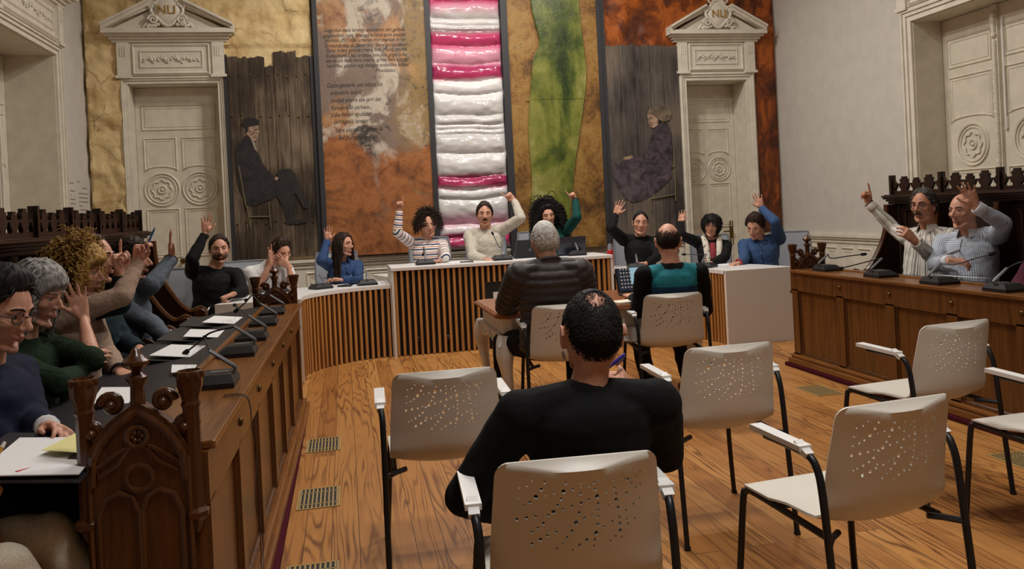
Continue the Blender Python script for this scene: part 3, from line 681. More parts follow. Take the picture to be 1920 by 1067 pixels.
# ------------------------------------------------------------------ curved council desk
def mirror(pts): return [(2*1.585-x, y) for x, y in pts][::-1]
FRL = [(-.40, 7.46), (-.40, 7.60), (-.385, 7.74), (-.345, 7.86), (-.285, 7.96), (-.20, 8.07), (-.09, 8.16), (.02, 8.235), (.13, 8.29), (.27, 8.33), (.43, 8.345)]
BKL = [(.43, 8.98), (.05, 8.95), (-.30, 8.83), (-.62, 8.60), (-.88, 8.28), (-1.03, 7.92), (-1.11, 7.46)]
def slats(m, path, z0, zfun, step=.0585, off=.0):
    P = [Vector((x, y, 0)) for x, y in path]; d = [0]
    for a, b in zip(P, P[1:]): d.append(d[-1]+(b-a).length)
    n = int(d[-1]/step)
    for k in range(n+1):
        s = min(.016+k*step, d[-1]-.01); i = max(j for j in range(len(d)-1) if d[j] <= s); t = (s-d[i])/(d[i+1]-d[i])
        p = P[i].lerp(P[i+1], t); tg = (P[i+1]-P[i]).normalized(); nn = Vector((tg.y, -tg.x, 0))
        a, b = zfun(p.x)
        for z0, z1 in ((a, b),):
            if z1-z0 > .01: m.obox((p+nn*-.0)+Vector((0, 0, (z0+z1)/2)), tg, nn, (0, 0, 1), .0125, .02, (z1-z0)/2)
def offset(path, o):
    out = []
    for i, (x, y) in enumerate(path):
        a = Vector(path[max(i-1, 0)]); b = Vector(path[min(i+1, len(path)-1)]); t = (b-a).normalized(); out.append((x-t.y*o, y+t.x*o))
    return out
def wing(label, fl, bl, sgn):
    r = empty('curved_desk'); tag(r, label, 'desk')
    poly = fl+bl
    m = MB(); m.prism(poly if sgn > 0 else poly[::-1], lambda u, v, t: (u, v, t), .682, .717); m.build('desktop', LAM, r)
    f2 = fl if sgn > 0 else fl[::-1]
    m = MB(); inn = offset(f2, .05) if sgn > 0 else offset(f2, -.05)
    o2 = offset(f2, .03) if sgn > 0 else offset(f2, -.03)
    for (a, b), (c, d) in zip(zip(o2, o2[1:]), zip(inn, inn[1:])):
        m.add([(p[0], p[1], z) for z in (.005, .682) for p in (a, b, d, c)], [(0, 3, 2, 1), (4, 5, 6, 7), (0, 1, 5, 4), (2, 3, 7, 6), (1, 2, 6, 5), (3, 0, 4, 7)])
    m.build('backing', BLACK, r)
    m = MB(); p = offset(f2, .022) if sgn > 0 else offset(f2, -.022)
    slats(m, p, 0, lambda x: (.006, .680)); m.build('slat_front', SLAT, r)
    e = [(fl[0][0], 7.44), (bl[-1][0], 7.44)] if sgn > 0 else [(fl[-1][0], 7.44), (bl[0][0], 7.44)]
    m = MB(); m.box((e[0][0], 7.435, .0), (e[1][0], 7.475, .7175)); m.build('end_panel', LAMSIDE, r)
    m = MB(); xx = .43 if sgn > 0 else 2.74; m.box((xx-.012, 8.35, .006), (xx+.0, 8.95, .68)); m.box((bl[1][0], 8.90, 0), (bl[1][0]+.03, 8.95, .68)); explode(m.build('support', LAMSIDE, r))
    return at(r, (-.5 if sgn > 0 else 3.67, 8.2, 0))
wing('left curved wing of the white topped slatted desk', FRL, BKL, 1)
wing('right curved wing of the white topped slatted desk', mirror(FRL), mirror(BKL), -1)
r = empty('raised_desk'); tag(r, 'raised centre section of the white topped slatted desk', 'desk')
m = MB(); m.box((.432, 8.32, .85), (2.738, 9.0, .885), .004); m.build('desktop', LAM, r)
m = MB(); m.box((.432, 8.325, .0), (.458, 8.98, .85)); m.box((2.712, 8.325, .0), (2.738, 8.98, .85)); explode(m.build('side_panel', LAMSIDE, r))
m = MB(); m.box((.458, 8.372, .006), (2.712, 8.392, .85)); m.build('backing', BLACK, r)
m = MB(); zf = lambda x: (.682, .849) if 1.365 < x < 1.82 else (.006, .849)
slats(m, [(.46, 8.352), (2.70, 8.352)], 0, zf); slats(m, [(1.36, 8.352), (1.83, 8.352)], 0, lambda x: (.006, .36) if 1.365 < x < 1.82 else (0, 0)); m.build('slat_front', SLAT, r)
m = MB(); m.box((1.362, 8.340, .362), (1.822, 8.37, .682)); q = m.build('logo_plaque', BLACK, r)
m = MB(); m.box((1.452, 8.336, .44), (1.512, 8.341, .577)); m.box((1.528, 8.336, .44), (1.60, 8.341, .577)); m.box((1.62, 8.336, .44), (1.70, 8.341, .577)); explode(m.build('logo_block', LAM, q))
at(r, (1.585, 8.65, 0))
m = MB(); m.box((.46, 8.60, 0), (2.71, 9.94, .13)); struct(m.build('floor_dais', FLOOR))
# ------------------------------------------------------------------ oak bench desks with carved ends
def carved_end(root, X0, y, plate_to, sides, dx=0):
    """X(d): world x at distance d from the aisle face"""
    r = None; c = .165; X = lambda d: X0(d+dx)
    m = MB()
    arch = [(.035, plate_to), (.295, plate_to), (.295, .80)]
    og = [(.122, .815), (.102, .852), (.075, .884), (.045, .908), (.018, .925)]; arch += [(c+a, b) for a, b in og]+[(c, .94)]+[(c-a, b) for a, b in og[::-1]]+[(.035, .80)]
    m.prism(arch, lambda u, v, t: (X(u), t, v), y-.022, y+.022); r = m.build('carved_end', CARVE, root)
    m = MB()
    for s in sides:
        yy = y+s*.024
        ap = [(c+.118, .72), (c+.112, .80)]+[(c+a*.90, b-.022) for a, b in og]+[(c, .912)]; ap += [(2*c-u, v) for u, v in ap[:-1][::-1]]
        m.tube([(X(u), yy, v) for u, v in ap], .011, 6)
        m.tube([(X(u), yy, v) for u, v in circ(c, .845, .026, 16)], .008, 6, closed=True)
        for k in range(6): m.ell((X(c+.012*math.cos(k*PI/3)), yy, .845+.012*math.sin(k*PI/3)), .008, 6, 5)
        m.tube([(X(u), yy, v) for u, v in circ(c, .735, .034, 18)], .008, 6, closed=True)
        for q in (-1, 1):
            m.tube([(X(c+q*a), yy, b) for a, b in ((.02, .82), (.06, .80), (.105, .77), (.10, .745), (.05, .775), (.02, .82))], .006, 5)
            m.tube([(X(c+q*a), yy, b) for a, b in ((.105, plate_to+.05), (.105, .64), (.085, .685), (.05, .70), (.02, .685), (.004, .64), (.004, plate_to+.05))], .008, 6)
            m.tube([(X(c+q*a), yy, b) for a, b in ((.125, plate_to), (.125, .78))], .008, 5)
    m.build('tracery', CARVE, r, smooth=.9)
    m = MB()
    for q in (-1, 1):
        for u, v, R in ((.118, .845, .026), (.066, .918, .026)):
            cx, cz = c+q*u, v+.012
            m.tube([(X(cx+q*math.cos(t)*R*(1-t/11)), y, cz+math.sin(t)*R*(1-t/11)) for t in [9*i/22 for i in range(23)]], [.016*(1-.4*i/22) for i in range(23)], 7)
            m.ell((X(cx), y, cz), (.016, .03, .016), 8, 6)
    explode(m.build('crocket', CARVE, r, smooth=.9))
    m = MB(); m.lathe((X(c), y, .905), [(.024, 0), (.020, .02), (.018, .07), (.028, .085), (.028, .095), (.016, .105), (.012, .112), (.034, .128), (.036, .138), (.022, .150), (.016, .158), (.012, .166), (.003, .176)], 8); m.build('finial', CARVE, r, smooth=.7)
    for d in (.03, .30):
        m = MB(); m.lathe((X(d), y, .565), [(.006, 0), (.016, .014), (.020, .03), (.034, .045), (.036, .06), (.024, .07), (.023, .10), (.023, .34), (.027, .35), (.023, .36), (.026, .375), (.034, .40), (.036, .44), (.03, .442), (.028, .43)], 8, a0=PI/8)
        for k in range(8): m.ell((X(d)+math.cos(k*PI/4)*.031, y+math.sin(k*PI/4)*.031, .995), (.009, .009, .011), 6, 5)
        m.build('corner_post', CARVE, r, smooth=.5)
def bench(label, sgn, xf, y0, y1, ends, stiles, near_floor):
    X = lambda d: xf+sgn*d
    r = empty('bench_desk'); tag(r, label, 'desk')
    bx = lambda m, d0, d1, a, b, z0, z1, bv=0: m.box((X(d0), a, z0), (X(d1), b, z1), bv)
    m = MB(); bx(m, .02, .045, y0, y1, .03, .77)
    bx(m, 0, .03, y0, y1, .63, .775); bx(m, 0, .03, y0, y1, .07, .115)
    for s in stiles: bx(m, 0, .0295, s-.045, s+.045, .1, .64)
    f = m.build('panelled_front', OAK, r)
    m = MB()
    ss = sorted(stiles)
    for a, b in zip(ss, ss[1:]):
        p, q = a+.045, b-.045
        m.tube([(X(.018), p+.004, .119), (X(.018), q-.004, .119), (X(.018), q-.004, .626), (X(.018), p+.004, .626)], .011, 4, closed=True)
    m.build('panel_moulding', CARVE, f)
    m = MB()
    for s in ss[1:-1]: m.lathe((X(-.001), s, .705), [(.016, 0), (.016, .004), (.010, .009), (.002, .011)], 12, ax=(-sgn, 0, 0))
    explode(m.build('stud', BRASS, f, smooth=.8))
    m = MB(); bx(m, -.045, .02, y0-.02, y1+.02, .03, .075, .008); bx(m, -.025, .02, y0-.01, y1+.01, .075, .105, .01); m.build('plinth', OAKH, r)
    m = MB(); bx(m, -.018, .25, y0+.02, y1-.02, .775, .80, .006); bx(m, .215, .245, y0+.02, y1-.02, .795, .812, .005); m.build('desktop', OAKH, r)
    m = MB(); P = [(X(d), y, z) for y in (y0+.03, y1-.03) for d, z in ((.25, .797), (.72, .745), (.72, .725), (.25, .775))]
    m.add(P, [(0, 1, 2, 3), (7, 6, 5, 4), (0, 4, 5, 1), (1, 5, 6, 2), (2, 6, 7, 3), (3, 7, 4, 0)]); m.build('leather_slope', LEATHER, r)
    m = MB()
    for s in ss: bx(m, .045, .10 if s < 3 else .30, s-.015, s+.015, .03, .77)
    explode(m.build('support', DARKOAK, r))
    for y, sides, zt, dx in ends: carved_end(r, X, y, zt, sides, dx)
    return at(r, (xf, (y0+y1)/2, 0))
bench('long panelled oak bench desk on the left with near carved end', -1, -.375, 2.42, 6.26, [(2.40, (-1,), .02, .004), (6.28, (-1, 1), .45, 0)], [2.47, 3.05, 3.63, 4.23, 4.83, 5.43, 6.20], 1).rotation_euler = (0, 0, -.0122)
bench('panelled oak bench desk on the right behind the white chairs', 1, 3.60, 1.0, 6.30, [(6.30, (-1, 1), .45, 0)], [1.06, 1.60, 2.20, 2.80, 3.35, 3.90, 4.44, 5.03, 5.61, 6.24], 1)
for nm, x0, x1, y0, y1, lb in (('left', -1.72, -.318, 2.30, 6.30, 'burgundy carpet strip edging the left bench platform'), ('right', 3.545, 4.95, 1.0, 6.36, 'burgundy carpet strip edging the right bench platform')):
    m = MB(); m.box((x0, y0, .001), (x1, y1, .03), .006); o = m.build('bench_carpet', BURG); at(tag(o, lb, 'carpet'), ((x0+x1)/2, (y0+y1)/2, 0))
# ------------------------------------------------------------------ dark settles with pierced crest
def crest_poly(L):
    """outline along u (0..L) with stepped buds, and trefoil holes"""
    n = max(1, round(L/.6)); p = L/n; top = []; holes = []
    for k in range(n):
        a = k*p
        prof = [(0, .185), (.018, .185), (.02, .15), (.035, .125), (.05, .105)]
        def bud(c, h, w): return [(c-w, .105), (c-w*.9, h*.72), (c-w*1.1, h*.76), (c-w*1.05, h*.86), (c-w*.6, h*.88), (c-w*.62, h), (c+w*.62, h), (c+w*.6, h*.88), (c+w*1.05, h*.86), (c+w*1.1, h*.76), (c+w*.9, h*.72), (c+w, .105)]
        prof += bud(p*.25, .168, .045)+bud(p*.5, .15, .036)+bud(p*.75, .168, .045)+[(p-.05, .105), (p-.035, .125), (p-.02, .15), (p-.018, .185)]
        top += [(a+u, v) for u, v in prof]
        for c in (.125, .375, .625, .875):
            cc = a+p*c; holes.append([(cc+.036*math.cos(t)*(1+.28*math.cos(3*t-PI/2*3)), .056+.030*math.sin(t)*(1+.28*math.cos(3*t-PI/2*3))) for t in [2*PI*i/18 for i in range(18)]])
    top.append((L, .185)); return [(L, 0), (0, 0)][::-1]+[(L, 0)][:0]+top[::-1] if False else ([(0, 0)]+[(L, 0)]+top[::-1]), holes, [k*p for k in range(n+1)]
def settle(label, sgn, xb, y0, y1, seats):
    X = lambda d: xb+sgn*d            # d towards the wall; seats lie at negative d
    r = empty('settle'); tag(r, label, 'settle'); L = y1-y0
    m = MB(); m.box((X(0), y0, .03), (X(.05), y1, 1.345)); m.build('back_panel', DARKOAK, r)
    m = MB()
    for a in seats:
        for dz0, dz1 in ((.58, 1.22),): m.tube([(X(-.004), a+.1, dz0), (X(-.004), a+.54, dz0), (X(-.004), a+.54, dz1), (X(-.004), a+.32, dz1+.06), (X(-.004), a+.1, dz1)], .014, 5, closed=True)
    m.build('panel_moulding', DARKOAK, r)
    m = MB()
    for d0, d1, z0, z1 in ((-.03, .07, 1.29, 1.315), (-.055, .08, 1.315, 1.335), (-.085, .10, 1.335, 1.352), (-.10, .10, 1.352, 1.368), (-.075, .10, 1.368, 1.376)): m.box((X(d0), y0-.04, z0), (X(d1), y1+.04, z1), .004)
    m.build('shelf', DARKOAKH, r)
    poly, holes, posts = crest_poly(L)
    m = MB(); m.prism(poly, lambda u, v, t: (t, y0+u, 1.374+v*.94), X(-.012), X(.012), holes)
    c = m.build('pierced_crest', DARKOAK, r); m = MB()
    for p in posts: m.box((X(-.03), y0+p-.016, 1.374), (X(.02), y0+p+.016, 1.548))
    explode(m.build('crest_post', DARKOAK, c))
    m = MB(); m.box((X(-.46), y0, .42), (X(0), y1, .455), .01); m.box((X(-.43), y0+.02, .03), (X(-.40), y1-.02, .42)); m.build('seat', DARKOAK, r)
    prof = [(-.02, .455), (-.44, .455), (-.43, .58), (-.46, .61), (-.50, .64), (-.50, .69), (-.46, .72), (-.41, .70), (-.37, .70), (-.30, .76), (-.22, .88), (-.16, 1.0), (-.13, 1.12), (-.12, 1.29), (-.02, 1.29)]
    for a in seats+[seats[-1]+.64]:
        m = MB(); m.prism(prof, lambda u, v, t: (X(u), t, v), a-.018, a+.018); q = m.build('arm_divider', DARKOAKH, r)
        m = MB(); m.tube(smoothpath([(X(u), a, v) for u, v in prof[5:14]], 2), .024, 7); m.lathe((X(-.46), a-.035, .668), [(.045, 0), (.052, .01), (.052, .06), (.045, .07)], 14, ax=(0, 1, 0)); m.build('arm_rail', CARVE, q, smooth=.7)
    return at(r, (xb, (y0+y1)/2, 0))
settle('dark carved settle with pierced crest along the left wall', -1, -1.65, 2.0, 7.28, [2.10+.64*i for i in range(8)])
settle('dark carved settle with pierced crest along the right wall', 1, 4.85, 1.0, 6.65, [1.47+.64*i for i in range(8)])
# ------------------------------------------------------------------ white carved table
r = empty('carved_table'); tag(r, 'ornate white table with scrolled legs and polished brown top', 'table')
x0, x1, y0, y1 = .95, 2.40, 5.37, 6.42
def clip(a, b, c, d, k): return [(a+k, c), (b-k, c), (b, c+k), (b, d-k), (b-k, d), (a+k, d), (a, d-k), (a, c+k)]
m = MB()
for e, z0, z1 in ((.012, .728, .738), (0, .738, .752), (.008, .752, .758), (.02, .758, .764)): m.prism(clip(x0+e, x1-e, y0+e, y1-e, .07), lambda u, v, t: (u, v, t), z0, z1)
m.build('table_top', TABLETOP, r)
m = MB(); m.prism(clip(x0+.06, x1-.06, y0+.06, y1-.06, .05), lambda u, v, t: (u, v, t), .60, .728); m.prism(clip(x0+.045, x1-.045, y0+.045, y1-.045, .06), lambda u, v, t: (u, v, t), .585, .602); m.prism(clip(x0+.035, x1-.035, y0+.035, y1-.035, .06), lambda u, v, t: (u, v, t), .715, .729)
ap = m.build('apron', TWHITE, r)
m = MB()
for s, yy in ((-1, y0+.05), (1, y1-.05)):
    pts = [(x0+.16+(x1-x0-.32)*i/24, .575-.05*abs(math.sin(i/24*PI*2))-.03*math.sin(i/24*PI)) for i in range(25)]
    m.prism([(x0+.1, .60), (x1-.1, .60)]+[(u, v) for u, v in pts[::-1]], lambda u, v, t: (u, t, v), yy-.012, yy+.012)
    m.tube([(u, yy-.014, v) for u, v in pts], .010, 6)
for xx in (x0+.05, x1-.05):
    pts = [(y0+.16+(y1-y0-.32)*i/20, .575-.045*abs(math.sin(i/20*PI*2))) for i in range(21)]
    m.prism([(y0+.1, .60), (y1-.1, .60)]+pts[::-1], lambda u, v, t: (t, u, v), xx-.012, xx+.012); m.tube([(xx-.014, u, v) for u, v in pts], .010, 6)
m.build('carved_skirt', TWHITE, ap, smooth=.7)
for sx, xx in ((-1, x0+.075), (1, x1-.075)):
    for sy, yy in ((-1, y0+.075), (1, y1-.075)):
        m = MB(); o = Vector((sx, sy, 0)).normalized()
        path = [(0, .60, .062), (.012, .54, .068), (.03, .46, .060), (.02, .36, .042), (.0, .24, .031), (-.005, .14, .026), (.008, .06, .028), (.03, .022, .036), (.035, 0, .030)]
        m.tube(smoothpath([(xx+o.x*d, yy+o.y*d, z) for d, z, _ in path], 3), [q for a, b in zip(path, path[1:]) for q in (a[2], a[2]*.67+b[2]*.33, a[2]*.33+b[2]*.67)]+[.030], 10)
        lg = m.build('leg', TWHITE, r, smooth=.9); m = MB()
        for dx, dy in ((-sx, 0), (0, -sy)):
            cx, cy = xx+dx*.095+o.x*.02, yy+dy*.095+o.y*.02
            m.tube([(cx+(dx*math.cos(t)*.055*(1-t/12)), cy+(dy*math.cos(t)*.055*(1-t/12)), .535+math.sin(t)*.055*(1-t/12)) for t in [9.5*i/26 for i in range(27)]], [.022*(1-.5*i/26) for i in range(27)], 7)
        for k in range(5): m.tube([(xx+o.x*(.055+.012*math.sin(k)), yy+o.y*.06, .56-k*.025), (xx+o.x*(.095-.008*k), yy+o.y*(.095-.008*k), .53-k*.028)], [.02, .007], 6)
        m.build('scroll', TWHITE, lg, smooth=.9)
for o in [r]+kids(r)+[c for q in kids(r) for c in kids(q)]:
    if o.type == 'MESH': o.data.transform(Matrix.Diagonal((1, 1, .94, 1)))
at(r, (1.675, 5.9, 0))
# ------------------------------------------------------------------ perforated white chairs
HO = """550,748,3 575,738,4 592,720,3 638,722,5 627,747,6 609,773,8 643,766,3 672,757,4 707,750,8 714,722,5 698,776,5 741,742,5 770,720,4 772,735,3 770,757,5 800,777,5 802,732,4 820,720,5 826,743,5 832,767,8 840,714,3 862,710,3 882,705,3 868,753,4 899,743,5 897,715,4 912,722,4 928,698,4 940,711,5 956,717,7 969,733,5 985,705,5 1007,694,3 904,762,5 905,782,7 947,763,6 985,747,4 1005,738,3 547,783,3 570,806,4 589,793,5 546,818,3 545,854,6 578,845,6 610,838,5 636,829,3 655,831,5 672,819,8 687,797,5 706,809,5 739,799,5 772,788,6 764,820,6 784,837,5 753,853,8 729,864,3 738,881,6 708,873,3 684,886,5 657,885,4 637,859,6 619,876,5 597,891,5 575,904,3 560,912,3 599,931,6 628,914,7 652,899,5 686,940,4 705,921,3 721,903,5 740,943,3 764,927,5 791,911,6 820,911,5 817,931,3 826,889,8 833,861,6 858,870,5 887,853,5 834,834,5 835,813,5 835,792,6 812,826,4 872,797,4 911,808,6 941,821,4 973,803,5 1000,786,3 915,841,5 943,850,3 975,852,4 917,863,6 918,887,7 946,867,5 898,904,4 922,909,3 878,918,3"""
def chair_shell():
    # profile (y, z) from seat front over the bend to the top of the back; s = arc length
    prof = smoothpath([(.245, .435, 0), (.225, .448, 0), (.10, .440, 0), (-.06, .432, 0), (-.145, .437, 0), (-.195, .462, 0), (-.222, .51, 0), (-.240, .60, 0), (-.262, .72, 0), (-.273, .763, 0), (-.284, .806, 0)], 6)
    d = [0]
    for a, b in zip(prof, prof[1:]): d.append(d[-1]+(b-a).length)
    Ls = d[-1]; hw = .220
    def corner(cx, cy, a0, r): return [(cx+r*math.cos(a0+PI/2*i/5), cy+r*math.sin(a0+PI/2*i/5)) for i in range(6)]
    out = corner(hw-.03, .03, -PI/2, .03)+[(hw, Ls*.2+i*Ls*.06) for i in range(11)]+corner(hw-.035, Ls-.035, 0, .035)+corner(-hw+.035, Ls-.035, PI/2, .035)+[(-hw, Ls*.2+i*Ls*.06) for i in range(10, -1, -1)]+corner(-hw+.03, .03, PI, .03)
    holes = []
    for w in HO.split():
        x, y, q = (float(k) for k in w.split(','))
        u = (x-772)*.000705; v = Ls-((y-(672-.08*(x-480)))*.00078); holes.append(circ(u, v, q*.00072+.0006, 8))
    ext = [(-hw+.02+i*.0248, .02+j*.0248) for i in range(17) for j in range(int((Ls-.04)/.0248)+1)]
    ext = [p for p in ext if all((p[0]-h[0][0])**2+(p[1]-h[0][1])**2 > .0003 for h in holes)]
    vs, tris, loops = tri2d(out, holes, ext)
    def P(u, s):
        i = 0; s = min(max(s, 0), Ls)
        while i < len(d)-2 and d[i+1] < s: i += 1
        t = (s-d[i])/(d[i+1]-d[i]); p = prof[i].lerp(prof[i+1], t); f = s/Ls
        nar = 1-.10*max(0, (f-.55)/.45)**1.5 if f > .55 else 1
        wing = (u/hw)**2
        bk = max(0, min(1, (f-.45)/.25)); sb = max(0, min(1, (f-.12)/.25)); sb = sb*sb*(3-2*sb); bk = bk*bk*(3-2*bk); y = p.x+wing*(.055*bk+.012*sb*(1-bk)); z = p.y+wing*.030*sb*(1-bk)-.004
        return Vector((u*nar, y, z))
    N = []
    for u, s in vs:
        a = P(u+.004, s)-P(u-.004, s); b = P(u, min(s+.004, Ls))-P(u, max(s-.004, 0)); N.append(a.cross(b).normalized())
    V0 = [P(u, s) for u, s in vs]; V1 = [p-n*.007 for p, n in zip(V0, N)]; n = len(vs)
    F = list(tris)+[tuple(i+n for i in reversed(t)) for t in tris]
    for lp in loops:
        for i in range(len(lp)): a, b = lp[i], lp[(i+1) % len(lp)]; F.append((b, a, a+n, b+n))
    m = MB(); m.add(V0+V1, F); return m
def make_chair():
    r = empty('perforated_chair')
    chair_shell().build('shell', PLAST, r, smooth=.6)
    for s in (-1, 1):
        m = MB(); R = .0115
        m.tube(smoothpath([(s*.245, -.27, .0), (s*.243, -.235, .30), (s*.242, -.205, .55), (s*.243, -.185, .625), (s*.247, -.15, .655), (s*.248, -.05, .662), (s*.248, .05, .662)], 4), R, 8)
        m.tube([(s*.243, -.222, .41), (s*.20, -.18, .415), (s*.16, -.16, .42)], .010, 6)
        m.lathe((s*.245, -.27, 0), [(.014, 0), (.014, .012)], 10); m.build('leg', BMETAL, r, smooth=.8)
        m = MB(); m.tube(smoothpath([(s*.240, .27, 0), (s*.225, .262, .20), (s*.212, .25, .40), (s*.208, .235, .425), (s*.206, .18, .432), (s*.205, -.16, .415)], 4), R, 8)
        m.lathe((s*.240, .27, 0), [(.014, 0), (.014, .012)], 10); m.build('leg', BMETAL, r, smooth=.8)
        m = MB(); m.obox((s*.248, -.02, .676), (1, 0, 0), (0, 1, .03), (0, -.03, 1), .021, .125, .008); m.obox((s*.248, -.135, .668), (1, 0, 0), (0, 1, .5), (0, -.5, 1), .014, .03, .009); m.build('arm_pad', PLASTW, r)
    m = MB(); m.tube([(-.205, .10, .422), (-.1, .10, .405), (.1, .10, .405), (.205, .10, .422)], .009, 6); m.build('cross_rail', BMETAL, r, smooth=.8)
    return r
CH = [(.355, 3.40, -1.5, 'white perforated chair left of the man in the black sweater'), (.535, 2.165, -3.3, 'white perforated chair the man in the black sweater sits on'),
      (1.53, 3.42, 1, 'empty white perforated chair right of the man in the black sweater'), (2.645, 3.50, 7, 'white perforated chair nearest the right bench desk'),
      (1.505, 2.36, 6, 'white perforated chair in the right foreground'), (2.72, 2.76, 3, 'white perforated chair cut by the right edge'),
      (1.33, 5.22, -5, 'white perforated chair the grey haired man in the padded jacket sits on'), (2.115, 5.39, -3.8, 'white perforated chair the man in the teal jersey sits on')]
c0 = make_chair()
for k, (x, y, a, lb) in enumerate(CH):
    if k == 0: c0.location = (x, y, 0); c0.rotation_euler = (0, 0, math.radians(a)); tag(c0, lb, 'chair', 'white perforated chairs')
    else: dup(c0, (x, y, 0), math.radians(a), lb)
# ------------------------------------------------------------------ grey mesh office chairs
def make_office():
    r = empty('office_chair')
    prof = [(-.20, .46), (-.235, .58), (-.25, .72), (-.265, .86), (-.30, 1.0)]
    m = MB(); V = []; n = 10
    for i, (y, z) in enumerate(prof):
        w = (.20, .225, .235, .235, .215)[i]
        for k in range(n+1): u = -1+2*k/n; V.append((u*w, y+.035*(u*u), z))
    k2 = len(V); V += [(x, y-.008, z) for x, y, z in V]; F = []
    for i in range(len(prof)-1):
        for k in range(n):
            a = i*(n+1)+k; F.append((a, a+1, a+n+2, a+n+1)); F.append((a+k2, a+n+1+k2, a+n+2+k2, a+1+k2))
    b = [i*(n+1) for i in range(len(prof))]+[(len(prof)-1)*(n+1)+k for k in range(1, n+1)]+[i*(n+1)+n for i in range(len(prof)-2, -1, -1)]+[k for k in range(n-1, 0, -1)]
    for i in range(len(b)): a, c = b[i], b[(i+1) % len(b)]; F.append((a, c, c+k2, a+k2))
    m.add(V, F); bk = m.build('backrest', MESHF, r, smooth=.6)
    m = MB(); m.tube([Vector(V[i])+Vector((0, -.004, 0)) for i in b], .011, 6, closed=True); m.tube([(0, -.215, .58), (0, -.25, .45), (0, -.12, .40), (0, 0, .40)], .022, 6); m.build('back_frame', GREYPL, bk, smooth=.8)
    m = MB(); m.box((-.23, -.22, .42), (.23, .24, .475), .03); m.build('seat', MESHF, r)
    m = MB(); m.lathe((0, 0, .07), [(.04, 0), (.03, .05), (.025, .34)], 12)
    for k in range(5): a = k*2*PI/5+.3; m.tube([(0, 0, .10), (math.cos(a)*.28, math.sin(a)*.28, .06)], [.028, .016], 7)
    m.build('base', GREYPL, r, smooth=.6); m = MB()
    for k in range(5): a = k*2*PI/5+.3; m.ell((math.cos(a)*.28, math.sin(a)*.28, .03), .03, 8, 6)
    explode(m.build('caster', BLACK, r, smooth=.9))
    for s in (-1, 1):
        m = MB(); m.tube(smoothpath([(s*.21, -.19, .50), (s*.27, -.20, .62), (s*.285, -.10, .675), (s*.285, .10, .675), (s*.275, .20, .63), (s*.25, .17, .46)], 4), .012, 8); m.build('arm_loop', CHROME, r, smooth=.8)
    return r
OC = [(-1.46, 8.02, 170, 0, 'grey mesh office chair at the left behind the man in black'), (-.96, 8.83, 195, 0, 'grey mesh office chair behind the man in the white shirt'),
      (-.09, 9.2, 182, .03, 'grey mesh office chair of the woman in the blue shirt'), (.94, 9.30, 178, .13, 'grey mesh office chair of the person in the striped jersey'),
      (1.60, 9.34, 178, .16, 'grey mesh office chair of the man in the cream sweater'), (2.22, 9.34, 180, .13, 'grey mesh office chair of the woman with dark curls'),
      (3.30, 9.05, 178, 0, 'grey mesh office chair of the man in the black zip top'), (4.12, 8.78, 172, 0, 'grey mesh office chair of the woman in the floral scarf'), (4.88, 8.45, 160, 0, 'grey mesh office chair at the right end beside the blue shirt')]
c0 = make_office()
for k, (x, y, a, z, lb) in enumerate(OC):
    if k == 0: c0.location = (x, y, z); c0.rotation_euler = (0, 0, math.radians(a)); tag(c0, lb, 'chair', 'grey mesh office chairs')
    else: dup(c0, (x, y, z), math.radians(a), lb)
# ------------------------------------------------------------------ conference microphones
def mic(x, y, z, rz, label, head, big=1.0, mid=None):
    """rz: direction of the speaker's side (degrees from +x); head: gooseneck end (world)"""
    r = empty('conference_microphone', (x, y, z), math.radians(rz)); tag(r, label, 'microphone', 'desk microphones')
    m = MB(); s = big
    lo = [(-.075*s, -.085*s), (.075*s, -.085*s), (.085*s, -.05*s), (.085*s, .05*s), (.075*s, .085*s), (-.075*s, .085*s)]
    V = [(u, v, 0) for u, v in lo]+[(u, v, .018*s) for u, v in lo]+[(u*.66-.012*s, v*.72, .046*s) for u, v in lo]; n = 6
    F = [tuple(range(n))[::-1], tuple(range(2*n, 3*n))]+[(j*n+i, j*n+(i+1) % n, (j+1)*n+(i+1) % n, (j+1)*n+i) for j in range(2) for i in range(n)]
    m.add(V, F); b = m.build('base', MICB, r)
    m = MB(); m.box((-.045*s, -.02*s, .0445*s), (.015*s, .02*s, .0485*s), .002); m.build('button_panel', MICG, b)
    m = MB(); m.tube([(-.050*s, 0, .03*s), (-.066*s, 0, .042*s), (-.072*s, 0, .058*s), (-.062*s, 0, .068*s), (.015*s, 0, .125*s)], [.007, .007, .0075, .008, .007], 6, flat=(1.5, 1)); m.build('stem_holder', MICG, r, smooth=.8)
    inv = r.matrix_basis.inverted() if False else (Matrix.Translation((x, y, z)) @ Matrix.Rotation(math.radians(rz), 4, 'Z')).inverted()
    h = inv @ Vector(head); p0 = Vector((.012*s, 0, .122*s)); md = inv @ Vector(mid) if mid else p0.lerp(h, .38)+Vector((0, 0, .055))
    pts = smoothpath([p0, md, p0.lerp(h, .7)+(md-p0.lerp(h, .38))*.45, h], 5)
    m = MB(); m.tube(pts, .0045, 6); m.build('gooseneck', BMETAL, r, smooth=.8)
    d = (h-pts[-3]).normalized(); m = MB(); m.tube([h-d*.015, h-d*.008, h+d*.02, h+d*.028], [.008, .012, .012, .006], 10); m.build('foam_head', FOAM, r, smooth=.8)
    return r
mic(-.50, 3.27, .80, 180, 'nearest desk microphone on the left bench', (-.72, 4.45, .83), 1.05, (-.60, 3.75, .90))
mic(-.50, 3.98, .80, 180, 'second nearest desk microphone on the left bench', (-.765, 4.20, .80), 1.05, (-.63, 4.06, .90))
mic(-.49, 4.46, .80, 180, 'middle desk microphone on the left bench', (-.70, 5.50, .885), 1.0, (-.58, 4.9, .90))
